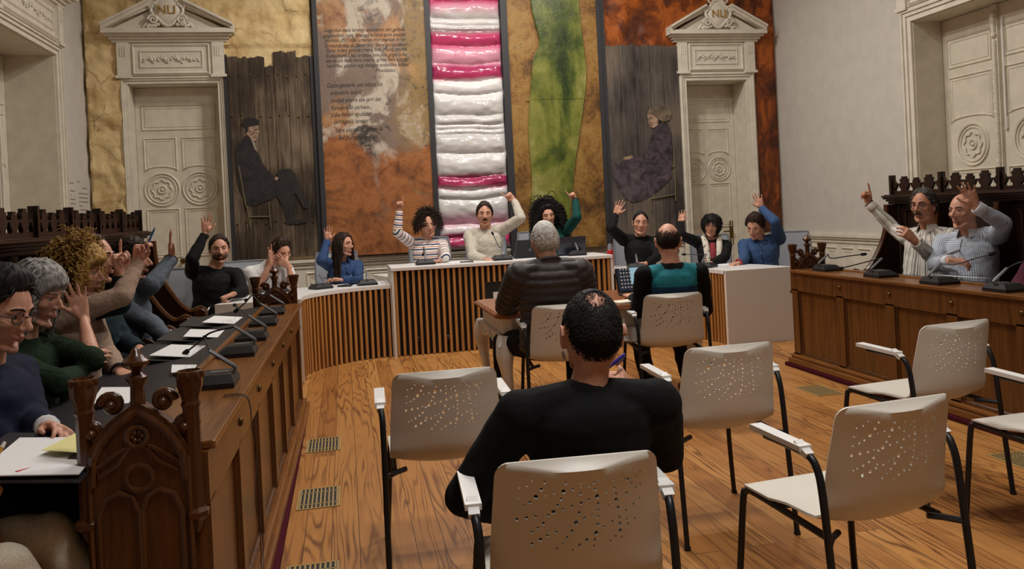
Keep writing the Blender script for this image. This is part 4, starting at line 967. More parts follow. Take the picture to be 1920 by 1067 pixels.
mic(-.485, 5.06, .80, 180, 'second farthest desk microphone on the left bench', (-.70, 6.1, .86), 1.0, (-.60, 5.6, .93))
mic(-.48, 5.62, .80, 180, 'farthest desk microphone on the left bench by the far carved end', (-.72, 5.75, .83), 1.0, (-.60, 5.68, .93))
mic(3.74, 5.98, .80, 0, 'desk microphone by the carved end of the right bench', (3.915, 5.765, .929), 1.05, (3.75, 5.93, .90))
mic(3.72, 5.28, .80, 0, 'desk microphone in front of the man in the striped shirt', (3.85, 5.95, .815), 1.05, (3.80, 5.40, .92))
mic(3.70, 4.66, .80, 0, 'desk microphone in front of the bald man', (3.80, 4.33, 1.00), 1.05, (3.74, 4.55, .93))
mic(3.70, 4.12, .80, 0, 'desk microphone at the right edge of the picture', (3.9, 4.0, .88), 1.05)
mic(-.66, 8.30, .717, 130, 'desk microphone in front of the man in the white shirt', (-.80, 8.45, .80))
mic(-.255, 8.42, .717, 120, 'desk microphone left of the woman in the blue shirt', (-.10, 8.62, .80), 1.1, (-.24, 8.50, .815))
mic(.20, 8.53, .717, 95, 'desk microphone right of the woman in the blue shirt', (.0, 8.75, .80), 1.15, (.13, 8.6, .82))
mic(.80, 8.58, .885, 90, 'desk microphone in front of the striped jersey', (.80, 8.78, .98), 1.15)
mic(1.60, 8.55, .885, 90, 'desk microphone with tall stem in front of the cream sweater', (1.545, 8.72, 1.16), 1.15, (1.585, 8.62, 1.02))
mic(2.41, 8.58, .885, 90, 'desk microphone beside the laptop on the raised desk', (2.36, 8.80, .96), 1.15)
mic(3.05, 8.48, .717, 75, 'desk microphone in front of the black zip top', (3.25, 8.68, .80), 1.15, (3.10, 8.55, .82))
mic(3.62, 7.98, .717, 40, 'desk microphone in front of the floral scarf', (3.42, 8.05, .86), 1.1, (3.60, 7.99, .85))
# ------------------------------------------------------------------ things on the desks
def sheet(x, y, z, w, h, rz, label, mat=PAPER, tilt=(0, 0), group=None, name='paper_sheet', th=.002):
    m = MB(); m.box((-w/2, -h/2, 0), (w/2, h/2, th)); o = m.build(name, mat); o.location = (x, y, z); o.rotation_euler = (tilt[0], tilt[1], math.radians(rz)); return tag(o, label, 'paper', group)
TL = -math.atan(.052/.47)            # slope of the left leather, falling to -x
zl = lambda x: .80-.052*((-.375-x)-.25)/.47
def leftpaper(x, y, w, h, rz, label, mat=PAPER, up=0, th=.003):
    return sheet(x, y, zl(x)+.002+up, w, h, rz, label, mat, (0, TL*-1), 'papers on the left bench', th=th)
def folder(x, y, label):
    m = MB(); m.box((-.17, -.24, 0), (.17, .24, .006), .002); o = m.build('writing_folder', LEATHER); o.location = (x, y, zl(x)+.0015); o.rotation_euler = (0, -TL, 0); tag(o, label, 'folder', 'black folders on the left bench')
for x, y, lb in ((-.84, 5.55, 'farthest black folder on the left bench'), (-.84, 4.95, 'black folder on the left bench before the grey sweater'), (-.86, 4.35, 'black folder on the left bench before the cream sweater'), (-.86, 2.54, 'nearest black folder on the left bench')): folder(x, y, lb)
leftpaper(-.76, 5.50, .21, .34, -4, 'white sheet on the farthest folder of the left bench', up=.008); leftpaper(-.78, 4.90, .21, .32, 3, 'white sheet on the left bench before the grey sweater', up=.008); leftpaper(-.80, 4.30, .21, .33, -6, 'white sheet on the left bench before the cream sweater', up=.008)
leftpaper(-.82, 3.32, .21, .31, 8, 'white sheet on the left bench beside the navy sleeves'); leftpaper(-.83, 2.50, .24, .38, 4, 'nearest white sheet on the left bench', up=.008); leftpaper(-.765, 2.56, .12, .17, -12, 'pale yellow note on the nearest white sheet', YPAPER, up=.0125, th=.001)
leftpaper(-.68, 3.72, .12, .20, 10, 'small white sheet behind the near carved end')
m = MB(); m.tube([(0, 0, 0), (.13, 0, 0)], .005, 8); a = m.build('pen', RED); a.location = (-.85, 2.335, zl(-.85)+.0165); a.rotation_euler = (0, -TL, math.radians(65)); tag(a, 'red pen lying on the nearest white sheet', 'pen')
m = MB(); m.tube([(.13, 0, 0), (.15, 0, 0)], .0048, 8); m.build('pen_tip', PLASTW, a)
sheet(-.12, 8.62, .7185, .30, .21, 12, 'white papers before the woman in the blue shirt', group='papers on the curved desk'); sheet(1.18, 8.56, .8865, .3, .21, 4, 'white papers on the raised desk beside the cream sweater', group='papers on the curved desk')
sheet(4.10, 4.95, .80, .20, .30, 5, 'white sheet on the right bench before the striped shirt', tilt=(0, .11)); sheet(3.92, 8.15, .7185, .3, .21, 30, 'white papers before the man in the blue shirt', group='papers on the curved desk')
def phone(x, y, z, rz, lb):
    m = MB(); m.box((-.035, -.07, 0), (.035, .07, .008), .003); o = m.build('phone', MICB); o.location = (x, y, z); o.rotation_euler = (0, 0, math.radians(rz)); tag(o, lb, 'phone')
phone(-.02, 8.50, .7215, 70, 'black phone before the woman in the blue shirt'); phone(1.22, 8.50, .889, 80, 'black phone on the raised desk papers')
# laptops
def laptop(loc, rz, label, tilt, mats, w=.31, d=.22):
    r = empty('laptop', loc, math.radians(rz)); tag(r, label, 'laptop')
    m = MB(); m.box((-w/2, -d/2, 0), (w/2, d/2, .014), .004); m.build('keyboard_base', MICB, r)
    a = math.radians(tilt); uy, uz = -math.sin(a), math.cos(a)
    m = MB(); c = Vector((0, d/2+.0, .016)); h = .19
    m.obox(c+Vector((0, -uy*h/2, uz*h/2)), (1, 0, 0), (0, -uy, uz), (0, uz, uy), w/2, h/2, .004); ld = m.build('lid', mats[0], r)
    if mats[1]:
        q = Vector((0, -uz, -uy))*.0052
        m = MB(); m.obox(c+Vector((0, -uy*h/2, uz*h/2))+q, (1, 0, 0), (0, -uy, uz), (0, uz, uy), w/2-.012, h/2-.012, .0008); sc = m.build('screen', mats[1], ld)
        m = MB(); q2 = q*1.35
        for i in range(4):
            for j in range(6): m.obox(c+Vector((-w/2+.04+i*.024, -uy*(.04+j*.028), uz*(.04+j*.028)))+q2, (1, 0, 0), (0, -uy, uz), (0, uz, uy), .006, .006, .0006)
        m.build('icons', PLASTW, sc); m = MB(); m.obox(c+Vector((.045, -uy*.125, uz*.125))+q2, (1, 0, 0), (0, -uy, uz), (0, uz, uy), .085, .065, .0006); m.build('open_window', mats[2], sc)
    return r
def emit(name, c, e):
    t = NT(name, .4); t.color(c); t.b.inputs['Emission Color'].default_value = lin(c); t.b.inputs['Emission Strength'].default_value = e; return t.mat
laptop((2.16, 5.90, .718), 0, 'open laptop with lit screen on the white table', 18, (MICB, emit('lit_dark_screen', (36, 48, 62), .25), emit('lit_window', (150, 190, 206), .5)))
laptop((2.37, 8.72, .885), 180, 'dark open laptop lid on the raised desk', 12, (SCREENG, None))
m = MB(); V = [(-.17, -.05, 0), (.17, -.05, 0), (.17, .06, 0), (-.17, .06, 0), (-.125, .0, .19), (.13, .0, .19), (.13, .05, .19), (-.125, .05, .19)]
m.add(V, [(3, 2, 1, 0), (4, 5, 6, 7), (0, 1, 5, 4), (1, 2, 6, 5), (2, 3, 7, 6), (3, 0, 4, 7)]); o = m.build('desk_speaker', MICB); o.location = (1.92, 8.66, .885); tag(o, 'black wedge shaped unit beside the cream sweater man', 'speaker')
m = MB(); m.box((-.012, -.0335, .07), (.012, -.030, .10), .001); q = m.build('badge', MICG, o)
r = empty('water_bottle', (2.80, 8.60, .717)); tag(r, 'red water bottle with clear cap on the right desk wing', 'bottle')
m = MB(); m.lathe((0, 0, 0), [(.03, 0), (.034, .004), (.034, .20), (.03, .205)], 20); m.build('body', RED, r, smooth=.6)
m = MB(); m.lathe((0, 0, .205), [(.026, 0), (.026, .03), (.02, .045), (.02, .06), (.012, .066)], 16); m.build('cap', GREYPL, r, smooth=.6)
m = MB(); m.box((-.09, -.065, 0), (.09, .065, .018), .003); o = m.build('notebook', plain('cream_notebook', (226, 218, 196), .7)); o.location = (1.88, 5.50, .718); o.rotation_euler = (0, 0, .3); tag(o, 'open cream notebook on the white table by the laptop', 'notebook')
# ------------------------------------------------------------------ floor grilles and cord
def make_grille():
    r = empty('floor_grille'); w, d = .10, .15
    m = MB()
    for s in (-1, 1): m.box((s*w-.004, -d, 0), (s*w+.004, d, .004)); m.box((-w, s*d-.004, 0), (w, s*d+.004, .004))
    m.box((-w, -.09, 0), (w, -.082, .003)); m.box((-w, .082, 0), (w, .09, .003)); m.build('frame', GBR, r)
    m = MB()
    for k in range(10): x = -w+.02*k+.01; m.box((x-.0038, -d, 0), (x+.0038, d, .003))
    m.build('bars', GBR, r); m = MB(); m.box((-w, -d, -.0), (w, d, .0012)); m.build('void', BLACK, r); return r
GBR = plain('brass_grille', (164, 136, 80), .5, .0)
g = make_grille(); tag(g, 'brass floor grille beside the left bench, farthest of three', 'grille', 'brass floor grilles'); g.location = (-.19, 5.30, .0005)
dup(g, (-.19, 4.30, .0005), 0, 'brass floor grille beside the left bench, middle of three'); dup(g, (-.19, 3.33, .0005), 0, 'brass floor grille beside the left bench at the lower picture edge')
h = dup(g, (3.28, 5.42, .0005), 0, 'brass floor grille in front of the right bench'); dup(g, (3.33, 3.62, .0005), 0, 'brass floor grille beside the chair at the right edge')
m = MB(); X0 = -.342
for dy in (0, .035):
    m.tube(smoothpath([(-.44, 3.02+dy, .803), (-.37, 3.0+dy*.5, .806), (X0-.006, 2.99+dy*.3, .775), (X0, 2.97, .70), (X0+.008, 2.985, .62), (X0+.008, 2.99-dy*2.4, .45), (X0+.010, 2.97+dy*2, .30), (X0+.012, 2.90+dy, .16), (X0+.012, 2.86, .135)], 4), .0018, 5)
o = m.build('microphone_cord', CORDM, smooth=.8); at(tag(o, 'dark microphone cord hanging down the left bench front', 'cord'), (X0, 2.95, .135))
# ------------------------------------------------------------------ people
def smoothstep(a, b, x):
    t = min(1, max(0, (x-a)/(b-a))); return t*t*(3-2*t)
def remesh(mb, voxel, iters, fac=.5):
    me = bpy.data.meshes.new('src'); me.from_pydata(mb.v, [], mb.f)
    bm = bmesh.new(); bm.from_mesh(me); bmesh.ops.recalc_face_normals(bm, faces=bm.faces); bm.to_mesh(me); bm.free()
    o = bpy.data.objects.new('src', me); COL.objects.link(o)
    r = o.modifiers.new('r', 'REMESH'); r.mode = 'VOXEL'; r.voxel_size = voxel; r.adaptivity = 0
    if iters: s = o.modifiers.new('s', 'SMOOTH'); s.factor = fac; s.iterations = iters
    dg = bpy.context.evaluated_depsgraph_get(); out = bpy.data.meshes.new_from_object(o.evaluated_get(dg))
    bpy.data.objects.remove(o); bpy.data.meshes.remove(me)
    out.materials.clear(); return out
def link(name, me, mats, parent=None):
    for m in (mats if isinstance(mats, (list, tuple)) else [mats]): me.materials.append(m)
    me.shade_smooth(); o = bpy.data.objects.new(name, me); COL.objects.link(o); o.name = name
    if parent: o.parent = parent
    return o
def transfer(me, mb):
    bv = BVHTree.FromPolygons([Vector(v) for v in mb.v], mb.f)
    mi = [0]*len(me.polygons)
    for p in me.polygons:
        q = bv.find_nearest(p.center)
        if q[2] is not None: mi[p.index] = mb.m[q[2]]
    me.polygons.foreach_set('material_index', mi)
def mskin(name, c, lip=False):
    t = NT(name, .5, 0, .35); n = t.noise(t.co(), 30, 4); c2 = (int(c[0]*.9), int(c[1]*.84), int(c[2]*.8))
    t.color(t.ramp(n.outputs[0], [(.3, c2), (.7, c)]).outputs[0]); t.b.inputs['Subsurface Weight'].default_value = .08; t.b.inputs['Subsurface Radius'].default_value = (.02, .008, .004)
    return t.mat
SKINS = {'fair': (mskin('fair_skin', (214, 162, 138)), mskin('fair_lips', (190, 128, 112))), 'tan': (mskin('tan_skin', (196, 142, 114)), mskin('tan_lips', (170, 112, 94)))}
def mhair(name, c, c2, sc=60):
    t = NT(name, .62, 0, .25); n = t.noise(t.co('Object', (1, 1, .35)), sc, 4, .6, .5); t.color(t.ramp(n.outputs[0], [(.34, c), (.66, c2)]).outputs[0]); t.bump(n.outputs[0], .5, .006); return t.mat
HM = dict(black=mhair('black_hair', (16, 13, 12), (36, 30, 27)), dark=mhair('dark_brown_hair', (30, 20, 15), (58, 40, 28)), brown=mhair('brown_hair', (52, 32, 20), (96, 62, 38)), grey=mhair('grey_hair', (96, 94, 92), (176, 173, 168)),
          white=mhair('white_hair', (176, 172, 166), (226, 222, 216)), beard=mhair('brown_beard', (62, 44, 35), (104, 76, 60), 160), blond=mhair('blond_hair', (112, 78, 34), (196, 156, 84)), pepper=mhair('greying_hair', (36, 32, 30), (86, 80, 76)), stub=mhair('stubble', (150, 112, 94), (172, 130, 110), 200))
EYEW = plain('eye_white', (186, 176, 168), .3); EYED = plain('eye_iris', (34, 24, 18), .2)
def cloth(name, c, c2=None, rough=.85, fold=.35, sc=14):
    t = NT(name, rough, 0, .2); n = t.noise(t.co(), 240, 3); w = t.noise(t.co(), sc, 4, .55)
    c2 = c2 or tuple(int(v*.82) for v in c); t.color(t.ramp(n.outputs[0], [(.35, c2), (.65, c)]).outputs[0]); t.bump(t.math('ADD', w.outputs[0], t.math('MULTIPLY', n.outputs[0], .12)), fold, .012); return t.mat
def stripes(name, var, period, stops, rough=.85):
    t = NT(name, rough, 0, .2); f = t.math('FRACT', t.math('ADD', t.math('DIVIDE', t.attr(var), period), 100.0))
    t.color(t.ramp(f, stops, 'CONSTANT').outputs[0]); t.bump(t.noise(t.co(), 14, 4).outputs[0], .35, .012); return t.mat
def checks(name):
    t = NT(name, .85, 0, .2); a = t.math('GREATER_THAN', t.math('FRACT', t.math('ADD', t.math('DIVIDE', t.attr('pu'), .012), 100.0)), .55); b = t.math('GREATER_THAN', t.math('FRACT', t.math('ADD', t.math('DIVIDE', t.attr('pv'), .012), 100.0)), .55)
    t.color(t.ramp(t.math('MULTIPLY', t.math('ADD', a, b), .5), [(0, (206, 210, 216)), (.5, (160, 168, 182)), (1, (104, 112, 132))]).outputs[0]); t.bump(t.noise(t.co(), 14, 4).outputs[0], .4, .012); return t.mat
WHT = (226, 222, 214); NVY = (40, 44, 92); ORG = (206, 116, 78); PNK = (214, 130, 130)
CM = dict(black=cloth('black_cloth', (24, 23, 25), (14, 14, 15)), blackfine=cloth('black_knit', (17, 17, 18), (10, 10, 11), .9, .2), white=cloth('white_cloth', (226, 225, 223), (206, 205, 204)), denim=cloth('blue_denim', (56, 80, 120), (40, 60, 96)), denim2=cloth('blue_chambray', (66, 90, 130), (48, 70, 108)),
          cream=cloth('cream_knit', (206, 198, 184), (170, 162, 148), .9, .6, 40), beige=cloth('beige_knit', (176, 150, 130), (140, 118, 102), .95, .5, 40), green=cloth('dark_green_knit', (34, 52, 32), (20, 33, 20), .95, .7, 50), greyk=cloth('grey_blue_knit', (104, 112, 122), (76, 84, 94), .95, .5, 40),
          navy=cloth('navy_cloth', (26, 32, 56), (17, 21, 38)), teald=cloth('dark_teal_cloth', (28, 46, 54), (18, 32, 38)), tealg=cloth('dark_green_cloth', (24, 74, 68), (15, 52, 50)), quilt=cloth('charcoal_quilting', (74, 68, 67), (54, 49, 49), .5, .3), maroon=cloth('maroon_cloth', (86, 36, 52), (60, 24, 36)),
          trouser=cloth('dark_trousers', (40, 41, 46), (26, 27, 31)), jean=cloth('dark_jeans', (44, 54, 78), (28, 36, 56)), creamtr=cloth('cream_trousers', (216, 205, 184), (190, 178, 156)), shoe=plain('brown_shoe_leather', (84, 52, 36), .5), bshoe=plain('black_shoe_leather', (24, 22, 22), .5),
          striped=stripes('multi_striped_jersey', 'pv', .105, [(0, WHT), (.17, NVY), (.29, WHT), (.42, ORG), (.50, WHT), (.62, NVY), (.74, WHT), (.84, PNK), (.92, WHT)]), pin=stripes('dark_striped_shirt', 'pu', .045, [(0, (206, 200, 190)), (.40, (72, 70, 70)), (.52, (200, 194, 184)), (.72, (130, 126, 122)), (.80, (206, 200, 190))]), check=checks('fine_checked_shirt'))
def mk_teal():
    t = NT('teal_jersey', .8, 0, .25); f = t.math('ADD', t.attr('pv'), 0.0)
    t.color(t.ramp(f, [(0, (28, 58, 84)), (.28, (28, 58, 84)), (.285, (36, 120, 132)), (.60, (42, 128, 138))], 'CONSTANT').outputs[0]); t.bump(t.noise(t.co(), 10, 4).outputs[0], .5, .012); return t.mat
CM['teal'] = mk_teal()
def mk_floral():
    t = NT('floral_scarf_cloth', .85, 0, .2); v = t.n('ShaderNodeTexVoronoi', Vector=t.co(), Scale=34.0); k = t.math('LESS_THAN', v.outputs['Distance'], .33)
    r = t.ramp(t.sep(v.outputs['Color'])[0], [(0, (206, 198, 182)), (.3, (120, 50, 56)), (.5, (206, 198, 182)), (.62, (84, 92, 70)), (.8, (206, 198, 182)), (.9, (60, 50, 70))], 'CONSTANT').outputs[0]
    t.color(t.mix(k, (212, 204, 188), r)); t.bump(t.noise(t.co(), 20, 4).outputs[0], .5, .01); return t.mat
CM['floral'] = mk_floral()
# ---- head surface in head space: x right of face, y forward, z up
def hpt(az, el, k=1.0):
    """az 0 front .. 180 back, signed; el elevation (radians)"""
    d = (math.cos(el)*math.sin(az), math.cos(el)*math.cos(az), math.sin(el))
    x = .0745*d[0]; y = (.092 if d[1] > 0 else .100)*d[1]; z = (.120 if d[2] > 0 else .114)*d[2]
    if d[2] > 0: x *= 1+.04*math.sin(el*2)
    if z < 0:
        t = min(1, -z/.112); x *= 1-.26*t**1.6; y *= (1-.05*t) if y > 0 else 1-.5*t
    return Vector((x, y, z))
def head_src(m, T, k, fem):
    n, h = 44, 34; V = []; F = []
    m.mi = 0
    for j in range(h+1):
        el = PI/2-PI*j/h
        for i in range(n):
            p = hpt(2*PI*i/n, el)
            if p.y > .02:
                d2 = ((abs(p.x)-.031)/.015)**2+((p.z-.012)/.011)**2; p.y -= .013*math.exp(-d2)
                d3 = ((abs(p.x)-.040)/.018)**2+((p.z+.040)/.022)**2; p.y -= .005*math.exp(-d3)
            V.append(T @ (p*k))
    for j in range(h):
        for i in range(n): F.append((j*n+i, (j+1)*n+i, (j+1)*n+(i+1) % n, j*n+(i+1) % n))
    m.add(V, F)
    tu = lambda pts, r, nn=8: m.tube([T @ (Vector(p)*k) for p in pts], [q*k for q in r], nn)
    R3 = T.to_3x3()
    el = lambda c, r: m.ell(T @ (Vector(c)*k), tuple(q*k for q in r), 10, 8, R3)
    g = .88 if fem else 1
    tu([(0, .080, .024), (0, .096, .004), (0, .111*1.0, -.020), (0, .108, -.027)], [.008*g, .0085*g, .0115*g, .009*g]); el((.011, .094, -.026), (.0085*g, .011, .008)); el((-.011, .094, -.026), (.0085*g, .011, .008))
    for s in (-1, 1):
        tu([(s*.010, .084, .030), (s*.030, .082, .034), (s*.052, .062, .026)], [.0075*g, .0085*g, .006])
        el((s*.044, .056, -.014), (.020, .020, .018)); tu([(s*.058, .0, -.050), (s*.046, .032, -.078), (s*.018, .062, -.100)], [.009*g, .011*g, .012*g])
        el((s*.031, .0735, .0200), (.0155, .0105, .0052)); el((s*.031, .0722, .0018), (.014, .009, .0042))
        Re = R3 @ Matrix.Rotation(s*-.35, 3, 'Z') @ Matrix.Rotation(.15, 3, 'X')
        m.ell(T @ (Vector((s*.078, -.006, -.004))*k), tuple(q*k for q in (.007, .018, .031)), 10, 8, Re)
        m.tube([T @ (Vector((s*(.082+.004*math.sin(a/2)), -.010+.015*math.cos(a), .002+.027*math.sin(a)))*k) for a in [-1.3+i*.5 for i in range(10)]], .0042*k, 6)
    el((0, .068, -.099), (.020*g, .020, .016))
    m.mi = 1
    tu([(-.022, .080, -.056), (-.010, .0895, -.0525), (0, .0915, -.0535), (.010, .0895, -.0525), (.022, .080, -.056)], [.003, .0052, .0048, .0052, .003], 6)
    tu([(-.020, .079, -.060), (-.008, .0885, -.0635), (.008, .0885, -.0635), (.020, .079, -.060)], [.003, .0062, .0062, .003], 6)
    m.mi = 0
FING = dict(x=(.0285, .0095, -.0105, -.0285), y=(.090, .094, .089, .079), L=(.072, .080, .073, .058), r=(.0082, .0084, .0080, .0070))
POSE = dict(open=([(4, 6, 4)]*4, (9, 2, -6, -15), 'out'), point=([(4, 6, 4), (72, 88, 45), (78, 88, 45), (80, 85, 45)], (4, 0, -2, -4), 'in'), relaxed=([(18, 26, 18), (24, 30, 20), (28, 34, 22), (32, 34, 22)], (5, 1, -3, -8), 'mid'),
            fist=([(70, 85, 50), (76, 88, 50), (78, 88, 50), (80, 85, 45)], (1, 0, -1, -3), 'in'), hold=([(40, 62, 35), (50, 68, 40), (62, 75, 40), (66, 75, 40)], (3, 0, -2, -4), 'in'), cup=([(30, 40, 30)]*4, (4, 1, -3, -7), 'mid'))
def hand_src(m, W, y, p, side, pose, k):
    """W wrist, y finger direction, p palm normal, side 'R'/'L'"""
    y = Vector(y).normalized(); p = Vector(p); p = (p-y*p.dot(y)).normalized(); x = y.cross(p) if side == 'R' else p.cross(y); z = -p
    P = lambda a, b, c: W+(x*a+y*b+z*c)*k
    prof = [(-.03, .025, .019), (0, .0265, .0185), (.03, .034, .0165), (.06, .040, .0145), (.085, .0405, .0125), (.098, .037, .009)]; n = 12; V = []; F = []
    for b, w, t in prof:
        for i in range(n): a = 2*PI*i/n; V.append(P(w*math.copysign(abs(math.cos(a))**.8, math.cos(a)), b, t*math.sin(a)))
    for j in range(len(prof)-1):
        for i in range(n): F.append((j*n+i, j*n+(i+1) % n, (j+1)*n+(i+1) % n, (j+1)*n+i))
    F.append(tuple(range(n))); F.append(tuple(range((len(prof)-1)*n, len(prof)*n))); m.add(V, F)
    R = Matrix((x, y, z)).transposed(); m.ell(P(.022, .036, -.011), (.015*k, .030*k, .013*k), 8, 6, R)
    bends, splay, th = POSE[pose]
    for q in range(4):
        b = Vector((FING['x'][q], FING['y'][q]-.012, 0)); sp = math.radians(splay[q]); pts = [b]; rr = [FING['r'][q]*1.05]; a = 0; L = FING['L'][q]
        for seg, (be, fr) in enumerate(zip(bends[q], (.48, .29, .23))):
            a += math.radians(be); d = Vector((math.sin(sp)*math.cos(a), math.cos(sp)*math.cos(a), -math.sin(a)))
            st = L*fr+(.012 if seg == 0 else 0); pts.append(pts[-1]+d*st*.5); pts.append(pts[-1]+d*st*.5); r0 = FING['r'][q]*(1, .94, .84)[seg]; rr += [r0*.97, r0]
        rr[-1] *= .72; pts[-1] = pts[-1]
        m.tube([P(*v) for v in pts], [r*k for r in rr], 8); m.ell(P(*pts[-1]), rr[-1]*1.05*k, 8, 6)
    t = dict(out=[(.020, .022, -.006), (.042, .046, -.012), (.062, .068, -.014), (.072, .090, -.014)], mid=[(.020, .022, -.008), (.038, .050, -.020), (.046, .075, -.028), (.046, .098, -.032)], **{'in': [(.020, .022, -.008), (.036, .048, -.024), (.030, .072, -.038), (.012, .084, -.042)]})[th]
    m.tube([P(*v) for v in t], [q*k for q in (.0135, .0112, .0098, .0075)], 8); m.ell(P(*t[-1]), .0078*k, 8, 6)
RINGS = [(0, .165, .125), (.18, .162, .122), (.38, .150, .116), (.60, .166, .125), (.78, .170, .120), (.88, .150, .105), (.95, .098, .082), (1.0, .062, .060)]
def torso_src(m, hip, neck, rv, add, wk, belly=0, upto=1.0, tail=0):
    ax = (neck-hip).normalized(); r = (rv-ax*rv.dot(ax)).normalized(); f = ax.cross(r).normalized()*-1
    f = r.cross(ax)*-1 if False else ax.cross(r)
    n = 22; V = []; F = []; rings = [q for q in RINGS if q[0] <= upto]
    if tail: rings = [(-tail, .172, .13)]+rings
    for t, w, d in rings:
        c = hip.lerp(neck, t) if t >= 0 else hip+(hip-neck)*(-t); b = belly*math.exp(-((t-.25)/.28)**2)
        c = c+f*(.018*math.sin(min(1, max(0, t))*PI)+b*.5)
        for i in range(n):
            a = 2*PI*i/n; V.append(c+r*math.cos(a)*(w*wk+add+b*.3)+f*math.sin(a)*(d*wk+add+b*.5))
    for j in range(len(rings)-1):
        for i in range(n): F.append((j*n+i, j*n+(i+1) % n, (j+1)*n+(i+1) % n, (j+1)*n+i))
    F.append(tuple(range(n))); F.append(tuple(range((len(rings)-1)*n, len(rings)*n))); m.add(V, F); return f
def arm_src(m, S, E, Wp, add, k, upto=2.0, neck=None, cuff=0):
    pts = []; rad = []
    for t, r in ((0, .056), (.25, .054), (.6, .048), (.9, .043), (1.0, .043), (1.15, .043), (1.5, .037), (1.85, .029), (2.0, .027)):
        if t > upto+1e-6: break
        p = S.lerp(E, t) if t <= 1 else E.lerp(Wp, t-1); pts.append(p); rad.append((r+add)*k)
    if upto not in (1.0, 2.0): p = S.lerp(E, upto) if upto <= 1 else E.lerp(Wp, upto-1); pts.append(p); rad.append(rad[-1])
    if cuff: rad[-1] += cuff
    m.tube(pts, rad, 12); m.ell(S, (.058+add)*k, 12, 8); m.ell(E, (.043+add)*k, 10, 8) if upto >= 1 else None
    if neck is not None: m.tube([neck+Vector((0, 0, -.012)), neck.lerp(S, .5)+Vector((0, 0, -.006)), S], [(.044+add*.5)*k, (.048+add)*k, (.052+add)*k], 12)
def patt(me, bones):
    """pv: distance along the nearest limb, pu: distance around it"""
    n = len(me.vertices); co = np.empty(n*3); me.vertices.foreach_get('co', co); co = co.reshape(-1, 3); best = np.full(n, 9e9); pv = np.zeros(n); pu = np.zeros(n)
    for a, b, r, off, ref in bones:
        a = np.array(a); b = np.array(b); d = b-a; L = np.linalg.norm(d); d = d/L; t = (co-a) @ d; tc = np.clip(t, 0, L); q = co-a-np.outer(tc, d); ds = np.linalg.norm(q, axis=1)-r
        x = np.array(ref)-d*np.dot(ref, d); x /= np.linalg.norm(x); y = np.cross(d, x); ang = np.arctan2(q @ y, q @ x); w = ds < best
        pv[w] = t[w]+off; pu[w] = ang[w]*r*1.05+off; best[w] = ds[w]
    for nm, v in (('pv', pv), ('pu', pu)):
        at_ = me.attributes.new(nm, 'FLOAT', 'POINT'); at_.data.foreach_set('value', v.astype(np.float32))
    return co, pv
def displace(me, amt):
    me.update(); no = np.empty(len(me.vertices)*3); me.vertex_normals.foreach_get('vector', no); co = np.empty_like(no); me.vertices.foreach_get('co', co)
    co = co.reshape(-1, 3)+no.reshape(-1, 3)*amt[:, None]; me.vertices.foreach_set('co', co.ravel()); me.update()
def folds(me, seed, a=.006, f=11):
    n = len(me.vertices); h = np.zeros(n)
    for v in me.vertices: p = v.co; h[v.index] = noise.noise((p.x*f+seed, p.y*f, p.z*f*1.5))+.5*noise.noise((p.x*f*2.3+seed, p.y*f*2.3, p.z*f*2.3))
    displace(me, h*a)
LINES = dict(short=[(0, 44), (30, 42), (50, 30), (66, 16), (78, -4), (88, 8), (96, 16), (108, 8), (122, -14), (150, -30), (180, -34)], recede=[(0, 56), (20, 58), (40, 44), (60, 24), (76, -2), (88, 8), (96, 16), (108, 8), (122, -14), (150, -30), (180, -34)],
             mid=[(0, 50), (20, 50), (36, 40), (54, 28), (68, 12), (78, -4), (88, 8), (96, 16), (108, 8), (122, -14), (150, -30), (180, -34)],
             bald=[(0, 95), (60, 95), (74, 44), (80, 0), (88, 8), (96, 16), (108, 8), (122, -14), (150, -28), (180, -32)], bob=[(0, 22), (38, 20), (54, 6), (62, -30), (72, -62), (100, -72), (180, -74)], side=[(0, 46), (30, 44), (50, 30), (62, 6), (74, -58), (100, -74), (180, -76)])
def hairline(tab, az):
    az = abs(az)
    for (a, b), (c, d) in zip(tab, tab[1:]):
        if az <= c: return b+(d-b)*(az-a)/(c-a)
    return tab[-1][1]
def hair_cap(T, k, style, th, lump=.004, lf=30, top=None, hole=None, seed=0, low=0):
    """closed star-shaped shell that rises out of the scalp inside the hairline"""
    n, h = 96, 64; V = []; F = []; tab = LINES[style]
    for j in range(h+1):
        el = PI/2-PI*j/h
        for i in range(n):
            az = 2*PI*i/n; a = math.degrees(az if az <= PI else az-2*PI); e = math.degrees(el); p = hpt(az, el); d = p.normalized()
            hl = hairline(tab, a)+3.5*noise.noise(Vector((a*.16, 3+seed, 0))); w = smoothstep(hl-3, hl+7, e)
            t = th*(.55+.45*smoothstep(-20, 40, e))
            if top: t += top*smoothstep(20, 75, e+(25 if abs(a) < 60 else 0))
            if style in ('short', 'mid', 'recede', 'bald'): t *= .22+.78*smoothstep(hl, hl+30, e)
            if low: t += low*smoothstep(0, -50, e)*(1 if abs(a) > 50 else 0)
            if hole:
                dd = d.angle(Vector((math.cos(math.radians(hole[1]))*math.sin(math.radians(hole[0])), math.cos(math.radians(hole[1]))*math.cos(math.radians(hole[0])), math.sin(math.radians(hole[1]))))); w *= smoothstep(hole[2]*.5, hole[2]*1.9, math.degrees(dd)+5*noise.noise(d*9))
            nz = lump*(noise.noise(d*lf*.1*3+Vector((seed, 0, 0)))+.6*noise.noise(d*lf*.1*8))
            rad = p.length+(-.012+(t+.012+nz)*w if w > 0 else -.012)
            V.append(T @ (d*rad*k))
    for j in range(h):
        for i in range(n): F.append((j*n+i, (j+1)*n+i, (j+1)*n+(i+1) % n, j*n+(i+1) % n))
    m = MB(); m.add(V, F); return m
